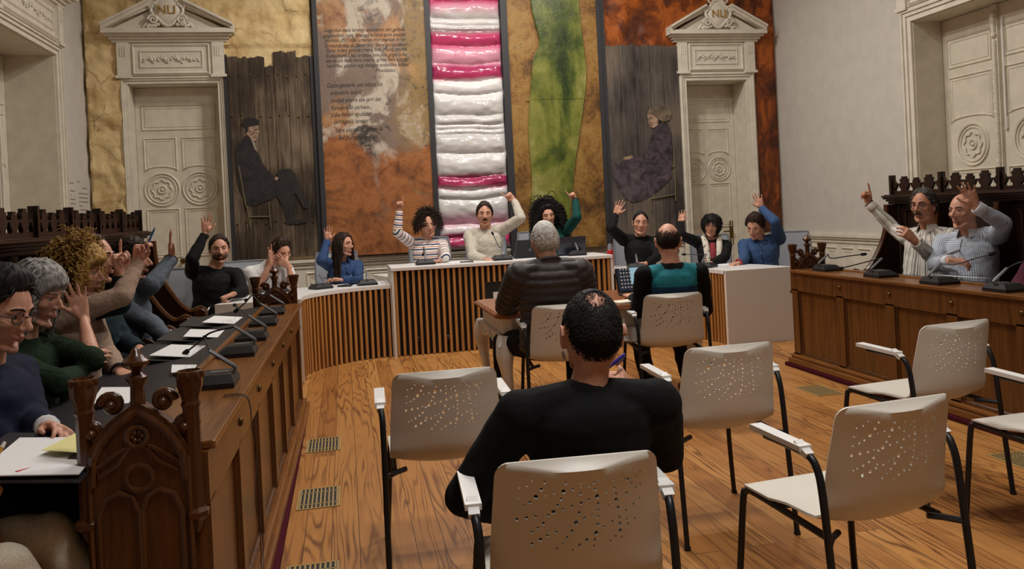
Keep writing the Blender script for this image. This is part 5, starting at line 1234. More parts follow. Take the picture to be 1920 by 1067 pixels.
def strands(m, T, k, count, length, r, curl=0, cf=60, seed=0, azr=(50, 180), elr=(0, 75), body=None, margin=.016, part=0, spread=.35):
    rnd = random.Random(seed); step = .008 if cf > 60 else .016
    for q in range(count):
        az = math.radians(rnd.uniform(*azr)*rnd.choice((-1, 1))); el = math.radians(rnd.uniform(*elr)); p = hpt(az, el); d = p.normalized(); p = p+d*margin*rnd.uniform(.3, 1); pts = []; L = length*rnd.uniform(.75, 1.08); n = int(L/step); tg = Vector((d.x*1.6, -.25, -1)); tg = (tg-d*tg.dot(d)).normalized(); v = ((d*.8 if cf > 60 else tg+d*.15)+Vector((rnd.uniform(-1, 1), rnd.uniform(-1, .4), rnd.uniform(-.3, .8)))*spread*(1 if cf > 60 else .5)).normalized()
        ph = rnd.uniform(0, 6.28); mg = rnd.uniform(.5, 1.5)*margin
        for i in range(n):
            pts.append(p.copy()); q_ = .16 if cf > 60 else .34; v = (v*(1-q_)+Vector((0, -.02, -1))*q_).normalized(); p = p+v*step
            u = Vector((p.x/(.0745+mg), p.y/(.097+mg), p.z/(.118+mg)))
            if u.length < 1 and p.z > -.10: u.normalize(); p = Vector((u.x*(.0745+mg), u.y*(.097+mg), u.z*(.118+mg)))
            if p.y > -.005 and abs(p.x) < .079 and -.15 < p.z < .062: p.x = math.copysign(.080, d.x)
            if p.y > .05: p.y = .05
            if p.z < -.12: p.y = p.y*.97+(-.01 if abs(p.x) < .05 else 0.0); p.x += math.copysign(.002, p.x)
        if curl: pts = [a+Vector((math.cos(ph+i*step*cf), math.sin(ph+i*step*cf), .4*math.sin(ph*2+i*step*cf)))*curl*min(1, i*step/.03) for i, a in enumerate(pts)]
        m.tube([T @ (a*k) for a in pts], [r*k*(.75 if i == 0 else 1-.55*(i/len(pts))**2) for i in range(len(pts))], 5)
def tufts(m, T, k, style, count, L, r, seed=0, lift=.25, hole=None, sweep=(0, -.6, -.5)):
    """short locks lying on the scalp inside the hairline"""
    rnd = random.Random(seed); tab = LINES[style]; n = 0; tries = 0
    while n < count and tries < count*8:
        tries += 1; az = rnd.uniform(-PI, PI); el = math.asin(rnd.uniform(-.6, 1)); e = math.degrees(el)
        if e < hairline(tab, math.degrees(az))+2: continue
        p = hpt(az, el); d = p.normalized()
        if hole:
            dd = d.angle(Vector((math.cos(math.radians(hole[1]))*math.sin(math.radians(hole[0])), math.cos(math.radians(hole[1]))*math.cos(math.radians(hole[0])), math.sin(math.radians(hole[1])))))
            sf = hole[3] if len(hole) > 3 else .9
            if math.degrees(dd) < hole[2]*(1-sf+2*sf*rnd.random()): continue
        n += 1; lf_ = lift*(.35+.65*smoothstep(0, 30, e-hairline(tab, math.degrees(az)))) if style != 'bob' else lift; t = Vector(sweep)+Vector((rnd.uniform(-.5, .5), rnd.uniform(-.5, .5), rnd.uniform(-.4, .4)))+Vector((d.x*.8, 0, 0)); t = (t-d*t.dot(d)).normalized(); p = p+d*.004
        pts = [p-d*.006, p+t*L*.3+d*L*lf_*.7, p+t*L*.7+d*L*lf_*.9, p+t*L*1.05+d*L*lf_*.5]
        pts = [q if i == 0 else q-d*max(0, (q.length-(hpt(math.atan2(q.x, q.y), math.asin(q.z/q.length)).length+L*.7)))for i, q in enumerate(pts)]
        m.tube([T @ (q*k) for q in pts], [r*k*.9, r*k, r*k*.8, r*k*.2], 5)
V3 = lambda t: Vector(t)
def person(P):
    k = P.get('k', 1.06); fem = P.get('fem', 0); rv = V3(P['right']); fv = Vector((0, 0, 1)).cross(rv); hip, neck = V3(P['hip']), V3(P['neck']); skin = SKINS[P.get('skin', 'fair')]
    wk = P.get('wk', .93 if fem else 1.03); vox = P.get('vox', .0052)
    hd = P['head']; yaw, pit, rol = (math.radians(q) for q in P['hrot'])
    T = Matrix.Translation(V3(hd)) @ Matrix.Rotation(PI+yaw, 4, 'Z') @ Matrix.Rotation(-pit, 4, 'X') @ Matrix.Rotation(rol, 4, 'Y')
    arms = {s: {a: (V3(b) if isinstance(b, tuple) else b) for a, b in P[s].items()} for s in 'RL'}
    legs = P.get('legs'); b = MB(); head_src(b, T, k, fem)
    hc = T @ Vector((0, -.022, -.045)); nr = P.get('nr', .050 if fem else .057)
    b.tube([neck-(neck-hip).normalized()*.06, neck, neck.lerp(hc, .5), hc], [nr*1.35, nr*1.12*k, nr*.98*k, nr*.95*k], 14)
    torso_src(b, hip, neck, rv, -.010, wk)
    slv = P.get('sleeve', 1.97); slv = slv if isinstance(slv, (tuple, list)) else (slv, slv)
    for s in 'RL':
        A = arms[s]; arm_src(b, A['s'], A['e'], A['w'], -.004 if not fem else -.008, k, 2.0, neck); hand_src(b, A['w'], A['t']-A['w'], A['p'], s, A['pose'], k*(1.0 if not fem else .93))
    if legs:
        for s in 'RL':
            h, kn, an = (V3(q) for q in legs[s]); b.tube([h, h.lerp(kn, .5), kn, kn.lerp(an, .4), an], [.075, .066, .05, .046, .036], 10)
            b.tube([an, an+Vector((0, 0, -.05))+fv*.02, an+Vector((0, 0, -.07))+fv*.14], [.034, .034, .022], 8)
    me = remesh(b, vox, 2, .4); transfer(me, b); body = link('person', me, list(skin)); tag(body, P['label'], 'person')
    def eyes():
        m = MB(); R3 = T.to_3x3()
        for s in (-1, 1):
            m = MB(); m.mi = 0; m.ell(T @ (Vector((s*.031, .0690, .0115))*k), .0118*k, 14, 10, R3); m.mi = 1; m.ell(T @ (Vector((s*.031+P.get('gaze', 0), .0768, .0110))*k), (.0068*k, .0048*k, .0068*k), 10, 6, R3)
            m.build('eye', [EYEW, EYED], body, smooth=3)
    if P.get('face', 1):
        eyes()
        for s in (-1, 1):
            m = MB(); m.tube([T @ (Vector(q)*k) for q in ((s*.012, .0905, .031), (s*.026, .0905, .0385), (s*.040, .081, .038), (s*.050, .070, .032))], [q*k for q in (.0034, .0042, .0036, .0018)], 6); m.build('eyebrow', HM[P.get('brow', 'dark')], body, smooth=3)
    # clothes
    add = P.get('add', .010); sh = MB(); torso_src(sh, hip, neck, rv, add, wk, P.get('belly', 0), 1.0, P.get('tail', .12))
    sh.tube([neck-(neck-hip).normalized()*.05, neck, neck+(hc-neck).normalized()*P.get('nh', .024)], [nr*1.5*k, nr*1.32*k, nr*1.16*k], 16)
    for s, u in zip('RL', slv): A = arms[s]; arm_src(sh, A['s'], A['e'], A['w'], add, k, u, neck, P.get('cuff', .002))
    me = remesh(sh, P.get('cvox', .009), P.get('csm', 5))
    ref = tuple(rv); fr = tuple(fv); A, B = arms['R'], arms['L']; co, pv = patt(me, [(hip, neck, .15, 0, fr), (A['s'], A['e'], .055, .55, (.1, .2, 1)), (A['e'], A['w'], .045, .55+(A['s']-A['e']).length, (.1, .2, 1)), (B['s'], B['e'], .055, .55, (.1, .2, 1)), (B['e'], B['w'], .045, .55+(B['s']-B['e']).length, (.1, .2, 1))])
    if P.get('quilt'): displace(me, .012*np.abs(np.sin(np.pi*pv/.050))**.6-.004)
    folds(me, len(P['label']), P.get('fold', .0055))
    if P.get('panel'):          # contrasting yoke and sleeves on the jersey
        bones = [(hip, neck, .15), (A['s'], A['e'], .06), (A['e'], A['w'], .05), (B['s'], B['e'], .06), (B['e'], B['w'], .05)]; mi = []
        for p in me.polygons:
            q = p.center; ds = []
            for a, bb, r in bones: d = bb-a; t = min(1, max(0, (q-a).dot(d)/d.length_squared)); ds.append((q-a-d*t).length-r)
            sr = abs((q-hip).dot(rv)); mi.append(1 if (min(ds[1:]) < ds[0]-.0 and sr > .12) or (q-neck).length < .085 else 0)
        me.polygons.foreach_set('material_index', mi)
    top = link(P.get('topname', 'sweater'), me, [CM[P['top']]]+([CM[P['panel']]] if P.get('panel') else []), body)
    if P.get('collar'):
        m = MB(); ax = (hc-neck).normalized(); x, y = frame(ax); m.tube([neck+ax*.022+(x*math.cos(a)+y*math.sin(a))*(nr*1.2*k) for a in [2*PI*i/20 for i in range(20)]], .014, 6, closed=True); m.build('collar', CM[P.get('collarmat', P['top'])], top, smooth=3)
    if P.get('shirt'):
        m = MB(); up_ = (hc-neck).normalized(); cl = CM[P['top']]
        for s in (-1, 1):
            a = neck+up_*.052+rv*s*(nr*.55*k)+fv*(nr*.95*k); b2 = neck+up_*.048+rv*s*(nr*1.22*k)+fv*.0; tip = neck-up_*.012+rv*s*.048+fv*(nr*1.25*k+.022); o2 = neck+up_*.006+rv*s*(nr*1.45*k)+fv*.012
            q = [a, tip, o2, b2]; nn = (tip-a).cross(b2-a).normalized()*.004; m.add([p_-nn for p_ in q]+[p_+nn for p_ in q], [(0, 1, 2, 3), (7, 6, 5, 4), (0, 4, 5, 1), (1, 5, 6, 2), (2, 6, 7, 3), (3, 7, 4, 0)])
        explode(m.build('collar_flap', cl, top))
        bt = MB(); pl = MB(); bv = BVHTree.FromPolygons([v.co for v in me.vertices], [tuple(p.vertices) for p in me.polygons]); ln = []
        for i in range(13):
            c_ = neck.lerp(hip, .05+i*.075); h = bv.ray_cast(c_+fv*.5, -fv)
            if h[0] is not None:
                ln.append(h[0]+fv*.001)
                if i % 3 == 1: bt.ell(h[0]+fv*.004, .006, 8, 6)
        if len(ln) > 3: pl.tube(ln, .013, 6, flat=(1, .25), hint=tuple(rv)); pl.build('button_placket', cl, top, smooth=3); explode(bt.build('button', PLASTW, top))
        for s, u in zip('RL', slv):
            if u > 1.7: A = arms[s]; d = (A['w']-A['e']).normalized(); c_ = A['e'].lerp(A['w'], u-1); m = MB(); m.tube([c_-d*.055, c_-d*.05, c_, c_+d*.004], [.041*k, .043*k, .041*k, .037*k], 14); m.build('cuff', cl, top, smooth=.8)
    if P.get('placket'):
        m = MB(); c = neck-(neck-hip)*.05+fv*.075; e = neck-(neck-hip)*.30+fv*.15; m.tube([c, c.lerp(e, .5)+fv*.012, e], .005, 6); m.build('zip', CM[P['placket']], top, smooth=3)
    if legs:
        t = MB(); t.ell(hip+Vector((0, 0, .0)), (.175*wk, .15*wk, .12), 14, 10)
        for s in 'RL':
            h, kn, an = (V3(q) for q in legs[s]); t.tube([h, h.lerp(kn, .5), kn, kn.lerp(an, .4), an+Vector((0, 0, .02))], [.095*wk, .086*wk, .068, .062, .055], 12); t.ell(kn, .066, 10, 8); t.ell(h, .10*wk, 10, 8)
        tm = remesh(t, .012, 4); folds(tm, 3, .006); link('trousers', tm, CM[P.get('bottom', 'trouser')], body)
        for s in 'RL':
            an = V3(legs[s][2]); m = MB(); fz = fv
            m.tube([an+Vector((0, 0, .0)), an+Vector((0, 0, -.045))+fz*.0], [.045, .048], 10); m.tube([an+Vector((0, 0, -.055))-fz*.07, an+Vector((0, 0, -.055)), an+Vector((0, 0, -.062))+fz*.10, an+Vector((0, 0, -.068))+fz*.19], [.030, .043, .046, .026], 10, flat=(1, 1)); 
            sm = remesh(m, .009, 3); link('shoe', sm, CM[P.get('shoe', 'bshoe')], body)
    # hair
    H = P.get('hair')
    if H:
        m = hair_cap(T, k, H['style'], H.get('th', .012), H.get('lump', .004), H.get('lf', 30), H.get('top'), H.get('hole'), len(P['label']), H.get('low', 0))
        for sd in H.get('strands', []): strands(m, T, k, **sd)
        if H.get('tuft', 1) and not H.get('strands'): tufts(m, T, k, H['style'], H.get('tn', 420), H.get('tl', .03+H.get('top', 0)*.6), H.get('tr', .0038), len(P['label']), H.get('tlift', .28), H.get('hole'), H.get('sweep', (0, -.5, -.6)))
        m.build('hair', HM[H['mat']], body, smooth=3)
    B = P.get('beard')
    if B:
        n, h = 60, 40; V = []; F = []
        for j in range(h+1):
            el = PI/2-PI*j/h
            for i in range(n):
                az = 2*PI*i/n; a = abs(math.degrees(az if az <= PI else az-2*PI)); e = math.degrees(el); p = hpt(az, el); d = p.normalized()
                w = smoothstep(-16, -26, e)*smoothstep(88, 72, a) if a > 34 else smoothstep(-17, -23, e)*(1-.0*a)
                if a < 17 and -36 < e < -27: w *= .0
                V.append(T @ (d*(p.length-.008+(B['th']+.008+.0015*noise.noise(d*40))*w)*k))
        for j in range(h):
            for i in range(n): F.append((j*n+i, (j+1)*n+i, (j+1)*n+(i+1) % n, j*n+(i+1) % n))
        m = MB(); m.add(V, F)
        if B['mat'] != 'stub': m.tube([T @ (Vector(q)*k) for q in ((-.024, .081, -.054), (-.012, .0925, -.043), (0, .0945, -.0425), (.012, .0925, -.043), (.024, .081, -.054))], [q*k for q in (.003, .0055, .005, .0055, .003)], 6)
        m.build('beard', HM[B['mat']], body, smooth=3)
    if P.get('moustache'):
        m = MB(); m.tube([T @ (Vector(q)*k) for q in ((-.028, .078, -.056), (-.014, .0945, -.0445), (0, .0975, -.042), (.014, .0945, -.0445), (.028, .078, -.056))], [q*k for q in (.0035, .0065, .0055, .0065, .0035)], 6); m.build('moustache', HM[P['moustache']], body, smooth=3)
    if P.get('glasses'):
        m = MB()
        for s in (-1, 1):
            m.tube([T @ (Vector((s*.032+.023*math.cos(a)*(1 if abs(math.cos(a)) < .99 else 1), .094-.006*abs(math.cos(a)), .010+.017*math.sin(a)))*k) for a in [2*PI*i/20 for i in range(20)]], .0020*k, 5, closed=True); m.tube([T @ (Vector(q)*k) for q in ((s*.055, .088, .014), (s*.080, .02, .012), (s*.083, -.012, .004))], .0018*k, 5)
        m.tube([T @ (Vector(q)*k) for q in ((-.010, .094, .013), (0, .099, .015), (.010, .094, .013))], .0018*k, 5); m.build('glasses', FRAMEBLK, body, smooth=3)
    for nm, s, tt, mat in P.get('bands', []):
        A = arms[s]; d = (A['w']-A['e']).normalized(); c = A['w']-d*tt; x, y = frame(d); m = MB(); rr = (.034 if nm != 'watch' else .033)*k
        m.tube([c+(x*math.cos(a)+y*math.sin(a))*rr for a in [2*PI*i/18 for i in range(18)]], .006, 6, closed=True)
        if nm == 'watch': q = -A['p'].normalized(); q = (q-d*q.dot(d)).normalized(); m.lathe(c+q*.033*k, [(.018, 0), (.018, .008), (.015, .011)], 14, ax=q)
        m.build(nm, {'black': BMETAL, 'steel': CHROME, 'red': RED, 'brown': CM['shoe']}[mat], body, smooth=3)
    return body, T, arms, fv, rv
# joints in metres: head centre, neck base, hip, then shoulder/elbow/wrist/fingertip per arm
PEOPLE = [
    {'head': (-1.128, 7.98, 1.17), 'hrot': (14, 4, 0), 'right': (-0.99, -0.139, 0.0), 'neck': (-1.182, 8.0, 0.982), 'hip': (-1.228, 7.973, 0.56), 'R': {'s': (-1.365, 7.974, 0.977), 'e': (-1.32, 7.708, 1.107), 'w': (-1.216, 7.817, 1.324), 't': (-1.196, 7.814, 1.456), 'p': (0.154, -0.988, 0.01), 'pose': 'open'}, 'L': {'s': (-0.998, 8.026, 0.927), 'e': (-0.917, 7.772, 0.788), 'w': (-0.985, 7.62, 0.783), 't': (-1.087, 7.58, 0.756), 'p': (0.0, 0.0, -1.0), 'pose': 'fist'}, 'legs': {'R': ((-1.322, 7.96, 0.54), (-1.33, 7.535, 0.5), (-1.328, 7.515, 0.085)), 'L': ((-1.134, 7.986, 0.54), (-1.043, 7.576, 0.5), (-1.041, 7.556, 0.085))}, 'k': 1.06, 'label': 'bearded man in black sweatshirt raising his hand at the left desk end', 'top': 'black', 'hair': {'style': 'mid', 'th': 0.01, 'mat': 'dark', 'top': 0.008, 'tl': 0.022, 'tr': 0.0026, 'tn': 700}, 'beard': {'th': 0.011, 'mat': 'beard'}, 'brow': 'dark', 'topname': 'sweatshirt'},
    {'head': (-0.622, 8.5, 1.091), 'hrot': (38, 18, 6), 'right': (-0.927, -0.375, 0.0), 'neck': (-0.757, 8.58, 0.962), 'hip': (-0.85, 8.65, 0.56), 'R': {'s': (-0.929, 8.511, 0.907), 'e': (-0.835, 8.45, 0.781), 'w': (-0.711, 8.426, 1.015), 't': (-0.693, 8.423, 1.186), 'p': (0.6, -0.8, 0.0), 'pose': 'open'}, 'L': {'s': (-0.586, 8.649, 0.907), 'e': (-0.521, 8.42, 0.774), 'w': (-0.551, 8.4, 0.955), 't': (-0.644, 8.36, 1.046), 'p': (-0.206, 0.928, 0.309), 'pose': 'relaxed'}, 'legs': {'R': ((-0.938, 8.615, 0.54), (-0.827, 8.207, 0.5), (-0.82, 8.188, 0.085)), 'L': ((-0.762, 8.686, 0.54), (-0.558, 8.315, 0.5), (-0.551, 8.297, 0.085))}, 'k': 1.06, 'label': 'man in white t-shirt covering his mouth with one hand', 'top': 'white', 'topname': 'tshirt', 'sleeve': 0.72, 'cuff': 0.012, 'beard': {'th': 0.01, 'mat': 'beard'}, 'hair': {'style': 'short', 'th': 0.016, 'mat': 'dark', 'top': 0.025, 'lump': 0.006}},
    {'head': (-0.011, 8.92, 1.117), 'hrot': (52, 0, 0), 'right': (-0.97, -0.242, 0.0), 'neck': (-0.031, 8.98, 0.941), 'hip': (-0.031, 8.98, 0.56), 'R': {'s': (-0.182, 8.942, 0.926), 'e': (-0.241, 8.671, 0.98), 'w': (-0.176, 8.816, 1.174), 't': (-0.157, 8.812, 1.344), 'p': (0.02, -0.999, 0.026), 'pose': 'open'}, 'L': {'s': (0.12, 9.018, 0.886), 'e': (0.118, 8.764, 0.761), 'w': (-0.054, 8.62, 0.777), 't': (-0.169, 8.6, 0.807), 'p': (0.0, 0.0, -1.0), 'pose': 'relaxed'}, 'legs': {'R': ((-0.123, 8.957, 0.54), (-0.07, 8.537, 0.5), (-0.065, 8.518, 0.085)), 'L': ((0.061, 9.003, 0.54), (0.211, 8.608, 0.5), (0.216, 8.588, 0.085))}, 'k': 1.0, 'fem': 1, 'label': 'woman in blue shirt with long dark hair raising her hand', 'top': 'denim', 'topname': 'shirt', 'shirt': 1, 'hair': {'style': 'side', 'th': 0.012, 'mat': 'dark', 'top': 0.006, 'low': 0.012, 'strands': [{'count': 420, 'length': 0.47, 'r': 0.005, 'curl': 0.005, 'cf': 26, 'seed': 3, 'azr': (58, 180), 'elr': (0, 82), 'margin': 0.02}]}, 'brow': 'black'},
    {'head': (0.883, 8.92, 1.279), 'hrot': (6, 4, 6), 'right': (-0.998, 0.07, 0.0), 'neck': (0.869, 8.97, 1.118), 'hip': (0.869, 8.97, 0.69), 'R': {'s': (0.709, 8.981, 1.093), 'e': (0.543, 8.793, 1.225), 'w': (0.576, 8.788, 1.458), 't': (0.596, 8.785, 1.637), 'p': (-0.065, -0.998, -0.007), 'pose': 'point'}, 'L': {'s': (1.029, 8.959, 1.063), 'e': (1.03, 8.7, 0.948), 'w': (0.974, 8.72, 0.9), 't': (0.888, 8.64, 0.92), 'p': (0.0, 0.0, -1.0), 'pose': 'relaxed'}, 'legs': {'R': ((0.774, 8.977, 0.67), (0.695, 8.561, 0.63), (0.694, 8.541, 0.215)), 'L': ((0.964, 8.963, 0.67), (0.984, 8.541, 0.63), (0.983, 8.521, 0.215))}, 'k': 1.0, 'fem': 1, 'label': 'person in multicoloured striped jersey pointing one finger up', 'top': 'striped', 'topname': 'jersey', 'fold': 0.003, 'hair': {'style': 'recede', 'th': 0.024, 'mat': 'dark', 'top': 0.012, 'lump': 0.01, 'lf': 40, 'strands': [{'count': 700, 'length': 0.13, 'r': 0.0036, 'curl': 0.008, 'cf': 190, 'seed': 5, 'azr': (20, 180), 'elr': (0, 88), 'margin': 0.026, 'spread': 0.7}]}, 'gaze': -0.003},
    {'head': (1.505, 8.95, 1.364), 'hrot': (-6, 2, -2), 'right': (-0.99, 0.139, 0.0), 'neck': (1.52, 9.0, 1.193), 'hip': (1.52, 9.0, 0.69), 'R': {'s': (1.337, 9.026, 1.138), 'e': (1.335, 8.809, 0.931), 'w': (1.447, 8.66, 0.892), 't': (1.522, 8.6, 0.885), 'p': (0.0, 0.0, -1.0), 'pose': 'relaxed'}, 'L': {'s': (1.703, 8.974, 1.188), 'e': (1.869, 8.756, 1.311), 'w': (1.838, 8.933, 1.506), 't': (1.707, 8.961, 1.635), 'p': (-0.202, -0.979, -0.012), 'pose': 'point'}, 'legs': {'R': ((1.426, 9.013, 0.67), (1.318, 8.604, 0.63), (1.315, 8.584, 0.215)), 'L': ((1.614, 8.987, 0.67), (1.605, 8.564, 0.63), (1.602, 8.544, 0.215))}, 'k': 1.06, 'label': 'man in cream sweater with moustache pointing one finger up', 'top': 'cream', 'hair': {'style': 'mid', 'th': 0.012, 'mat': 'dark', 'top': 0.014, 'lump': 0.005, 'tl': 0.026, 'tr': 0.003, 'tn': 700}, 'moustache': 'dark'},
    {'head': (2.218, 8.97, 1.311), 'hrot': (-4, 4, 6), 'right': (-0.985, 0.174, 0.0), 'neck': (2.265, 9.02, 1.142), 'hip': (2.265, 9.02, 0.69), 'R': {'s': (2.111, 9.047, 1.087), 'e': (2.044, 8.897, 0.857), 'w': (2.038, 8.75, 0.824), 't': (2.114, 8.7, 0.816), 'p': (0.0, 0.0, -1.0), 'pose': 'relaxed'}, 'L': {'s': (2.418, 8.993, 1.137), 'e': (2.496, 8.765, 1.286), 'w': (2.531, 8.918, 1.48), 't': (2.444, 8.937, 1.615), 'p': (-0.273, -0.962, -0.009), 'pose': 'point'}, 'legs': {'R': ((2.171, 9.036, 0.67), (2.049, 8.632, 0.63), (2.045, 8.612, 0.215)), 'L': ((2.358, 9.004, 0.67), (2.334, 8.581, 0.63), (2.331, 8.562, 0.215))}, 'k': 1.0, 'fem': 1, 'label': 'woman with long dark curls in green top pointing one finger up', 'top': 'tealg', 'topname': 'top', 'hair': {'style': 'side', 'th': 0.03, 'mat': 'black', 'top': 0.012, 'lump': 0.01, 'lf': 40, 'low': 0.02, 'strands': [{'count': 800, 'length': 0.33, 'r': 0.004, 'curl': 0.01, 'cf': 150, 'seed': 8, 'azr': (50, 180), 'elr': (-5, 85), 'margin': 0.045, 'spread': 0.8}]}, 'bands': [('bracelet', 'L', -0.0, 'black')], 'brow': 'black'},
    {'head': (3.216, 8.75, 1.185), 'hrot': (-16, 2, -4), 'right': (-0.97, 0.242, 0.0), 'neck': (3.22, 8.8, 1.018), 'hip': (3.22, 8.8, 0.56), 'R': {'s': (3.041, 8.845, 1.013), 'e': (2.842, 8.669, 1.152), 'w': (2.966, 8.856, 1.293), 't': (3.051, 8.84, 1.473), 'p': (-0.318, -0.948, 0.012), 'pose': 'open'}, 'L': {'s': (3.4, 8.755, 0.963), 'e': (3.299, 8.512, 0.819), 'w': (3.169, 8.5, 0.758), 't': (3.034, 8.46, 0.768), 'p': (0.0, 0.0, -1.0), 'pose': 'relaxed'}, 'legs': {'R': ((3.128, 8.823, 0.54), (2.978, 8.428, 0.5), (2.973, 8.408, 0.085)), 'L': ((3.312, 8.777, 0.54), (3.259, 8.357, 0.5), (3.254, 8.338, 0.085))}, 'k': 1.06, 'label': 'man in black zip top with raised open hand', 'top': 'black', 'topname': 'zip_top', 'placket': 'trouser', 'collar': 1, 'hair': {'style': 'mid', 'th': 0.006, 'mat': 'black', 'top': 0.006, 'tl': 0.014, 'tr': 0.002, 'tn': 900, 'tlift': 0.12}},
    {'head': (3.964, 8.55, 1.119), 'hrot': (-32, 2, -7), 'right': (-0.94, 0.342, 0.0), 'neck': (3.979, 8.6, 0.952), 'hip': (3.979, 8.6, 0.56), 'R': {'s': (3.832, 8.653, 0.947), 'e': (3.589, 8.547, 1.045), 'w': (3.679, 8.745, 1.168), 't': (3.734, 8.735, 1.327), 'p': (-0.651, -0.759, 0.0), 'pose': 'open'}, 'L': {'s': (4.125, 8.547, 0.897), 'e': (4.0, 8.319, 0.786), 'w': (3.828, 8.3, 0.734), 't': (3.675, 8.26, 0.723), 'p': (0.0, 0.0, -1.0), 'pose': 'relaxed'}, 'legs': {'R': ((3.889, 8.632, 0.54), (3.699, 8.255, 0.5), (3.692, 8.236, 0.085)), 'L': ((4.068, 8.568, 0.54), (3.971, 8.156, 0.5), (3.964, 8.137, 0.085))}, 'k': 1.0, 'fem': 1, 'label': 'woman in black jacket and floral scarf raising her hand', 'top': 'black', 'topname': 'jacket', 'hair': {'style': 'bob', 'th': 0.014, 'mat': 'black', 'top': 0.01, 'low': 0.012, 'lump': 0.004, 'tl': 0.07, 'tr': 0.0042, 'tn': 600, 'tlift': 0.12, 'sweep': (0, -0.05, -1)}, 'scarf': 1, 'brow': 'black'},
    {'head': (4.292, 8.18, 1.1), 'hrot': (-52, 26, -8), 'right': (-0.848, 0.53, 0.0), 'neck': (4.396, 8.25, 0.956), 'hip': (4.396, 8.25, 0.56), 'R': {'s': (4.239, 8.348, 0.901), 'e': (4.117, 8.113, 0.761), 'w': (4.002, 8.02, 0.739), 't': (3.868, 7.98, 0.727), 'p': (0.0, 0.0, -1.0), 'pose': 'relaxed'}, 'L': {'s': (4.553, 8.152, 0.961), 'e': (4.408, 7.971, 1.152), 'w': (4.384, 8.197, 1.29), 't': (4.331, 8.208, 1.47), 'p': (-0.472, -0.882, 0.012), 'pose': 'open'}, 'legs': {'R': ((4.315, 8.3, 0.54), (4.05, 7.971, 0.5), (4.04, 7.954, 0.085)), 'L': ((4.477, 8.2, 0.54), (4.296, 7.817, 0.5), (4.286, 7.8, 0.085))}, 'k': 1.06, 'label': 'man in blue shirt looking down with raised open hand', 'top': 'denim2', 'topname': 'shirt', 'shirt': 1, 'hair': {'style': 'short', 'th': 0.018, 'mat': 'dark', 'top': 0.022, 'lump': 0.006}, 'bands': [('bracelet', 'R', 0.0, 'red')]},
    {'head': (4.45, 5.743, 1.271), 'hrot': (-66, 0, 0), 'right': (-0.259, 0.966, 0.0), 'neck': (4.498, 5.756, 1.086), 'hip': (4.518, 5.761, 0.56), 'R': {'s': (4.447, 5.948, 1.031), 'e': (4.553, 6.231, 1.075), 'w': (4.389, 6.347, 1.314), 't': (4.351, 6.356, 1.53), 'p': (-0.848, -0.53, 0.0), 'pose': 'point'}, 'L': {'s': (4.55, 5.564, 1.031), 'e': (4.296, 5.465, 0.891), 'w': (4.083, 5.372, 1.029), 't': (3.985, 5.393, 1.132), 'p': (0.456, 0.684, -0.57), 'pose': 'cup'}, 'legs': {'R': ((4.493, 5.853, 0.54), (4.074, 5.792, 0.5), (4.055, 5.787, 0.085)), 'L': ((4.542, 5.669, 0.54), (4.149, 5.512, 0.5), (4.13, 5.507, 0.085))}, 'k': 1.08, 'label': 'man in dark striped shirt and glasses pointing up on the right bench', 'top': 'pin', 'topname': 'shirt', 'shirt': 1, 'belly': 0.07, 'wk': 1.1, 'hair': {'style': 'recede', 'th': 0.016, 'mat': 'pepper', 'top': 0.01, 'low': 0.01}, 'moustache': 'pepper', 'glasses': 1, 'bands': [('watch', 'L', 0.01, 'steel'), ('bracelet', 'R', 0.0, 'brown')], 'skin': 'tan', 'bottom': 'jean'},
    {'head': (4.4, 5.262, 1.232), 'hrot': (-78, 2, 0), 'right': (-0.342, 0.94, 0.0), 'neck': (4.466, 5.286, 1.057), 'hip': (4.485, 5.293, 0.56), 'R': {'s': (4.398, 5.473, 1.002), 'e': (4.183, 5.313, 0.855), 'w': (4.113, 5.057, 0.903), 't': (4.254, 5.028, 0.885), 'p': (0.0, 0.53, -0.848), 'pose': 'relaxed'}, 'L': {'s': (4.534, 5.1, 1.062), 'e': (4.37, 4.856, 1.147), 'w': (4.188, 4.893, 1.275), 't': (4.119, 4.908, 1.448), 'p': (-0.781, -0.625, 0.0), 'pose': 'open'}, 'legs': {'R': ((4.452, 5.382, 0.54), (4.04, 5.286, 0.5), (4.022, 5.279, 0.085)), 'L': ((4.517, 5.204, 0.54), (4.139, 5.013, 0.5), (4.121, 5.006, 0.085))}, 'k': 1.08, 'label': 'bald man in fine checked shirt raising his open hand', 'top': 'check', 'topname': 'shirt', 'shirt': 1, 'belly': 0.08, 'wk': 1.1, 'hair': None, 'brow': 'pepper'},
    {'head': (4.4, 4.445, 1.148), 'hrot': (-85, 0, 0), 'right': (-0.174, 0.985, 0.0), 'neck': (4.449, 4.454, 0.968), 'hip': (4.449, 4.454, 0.56), 'R': {'s': (4.418, 4.631, 0.913), 'e': (4.25, 4.613, 0.758), 'w': (4.05, 4.347, 0.711), 't': (3.95, 4.203, 0.7), 'p': (0.0, 0.0, -1.0), 'pose': 'relaxed'}, 'L': {'s': (4.48, 4.277, 0.913), 'e': (4.25, 4.302, 0.636), 'w': (4.05, 4.175, 0.649), 't': (3.9, 4.058, 0.657), 'p': (0.0, 0.0, -1.0), 'pose': 'relaxed'}, 'legs': {'R': ((4.433, 4.547, 0.54), (4.01, 4.524, 0.5), (3.991, 4.52, 0.085)), 'L': ((4.466, 4.36, 0.54), (4.061, 4.238, 0.5), (4.041, 4.235, 0.085))}, 'k': 1.06, 'label': 'person in maroon sweater cut by the right picture edge', 'top': 'maroon', 'hair': {'style': 'short', 'th': 0.012, 'mat': 'dark'}},
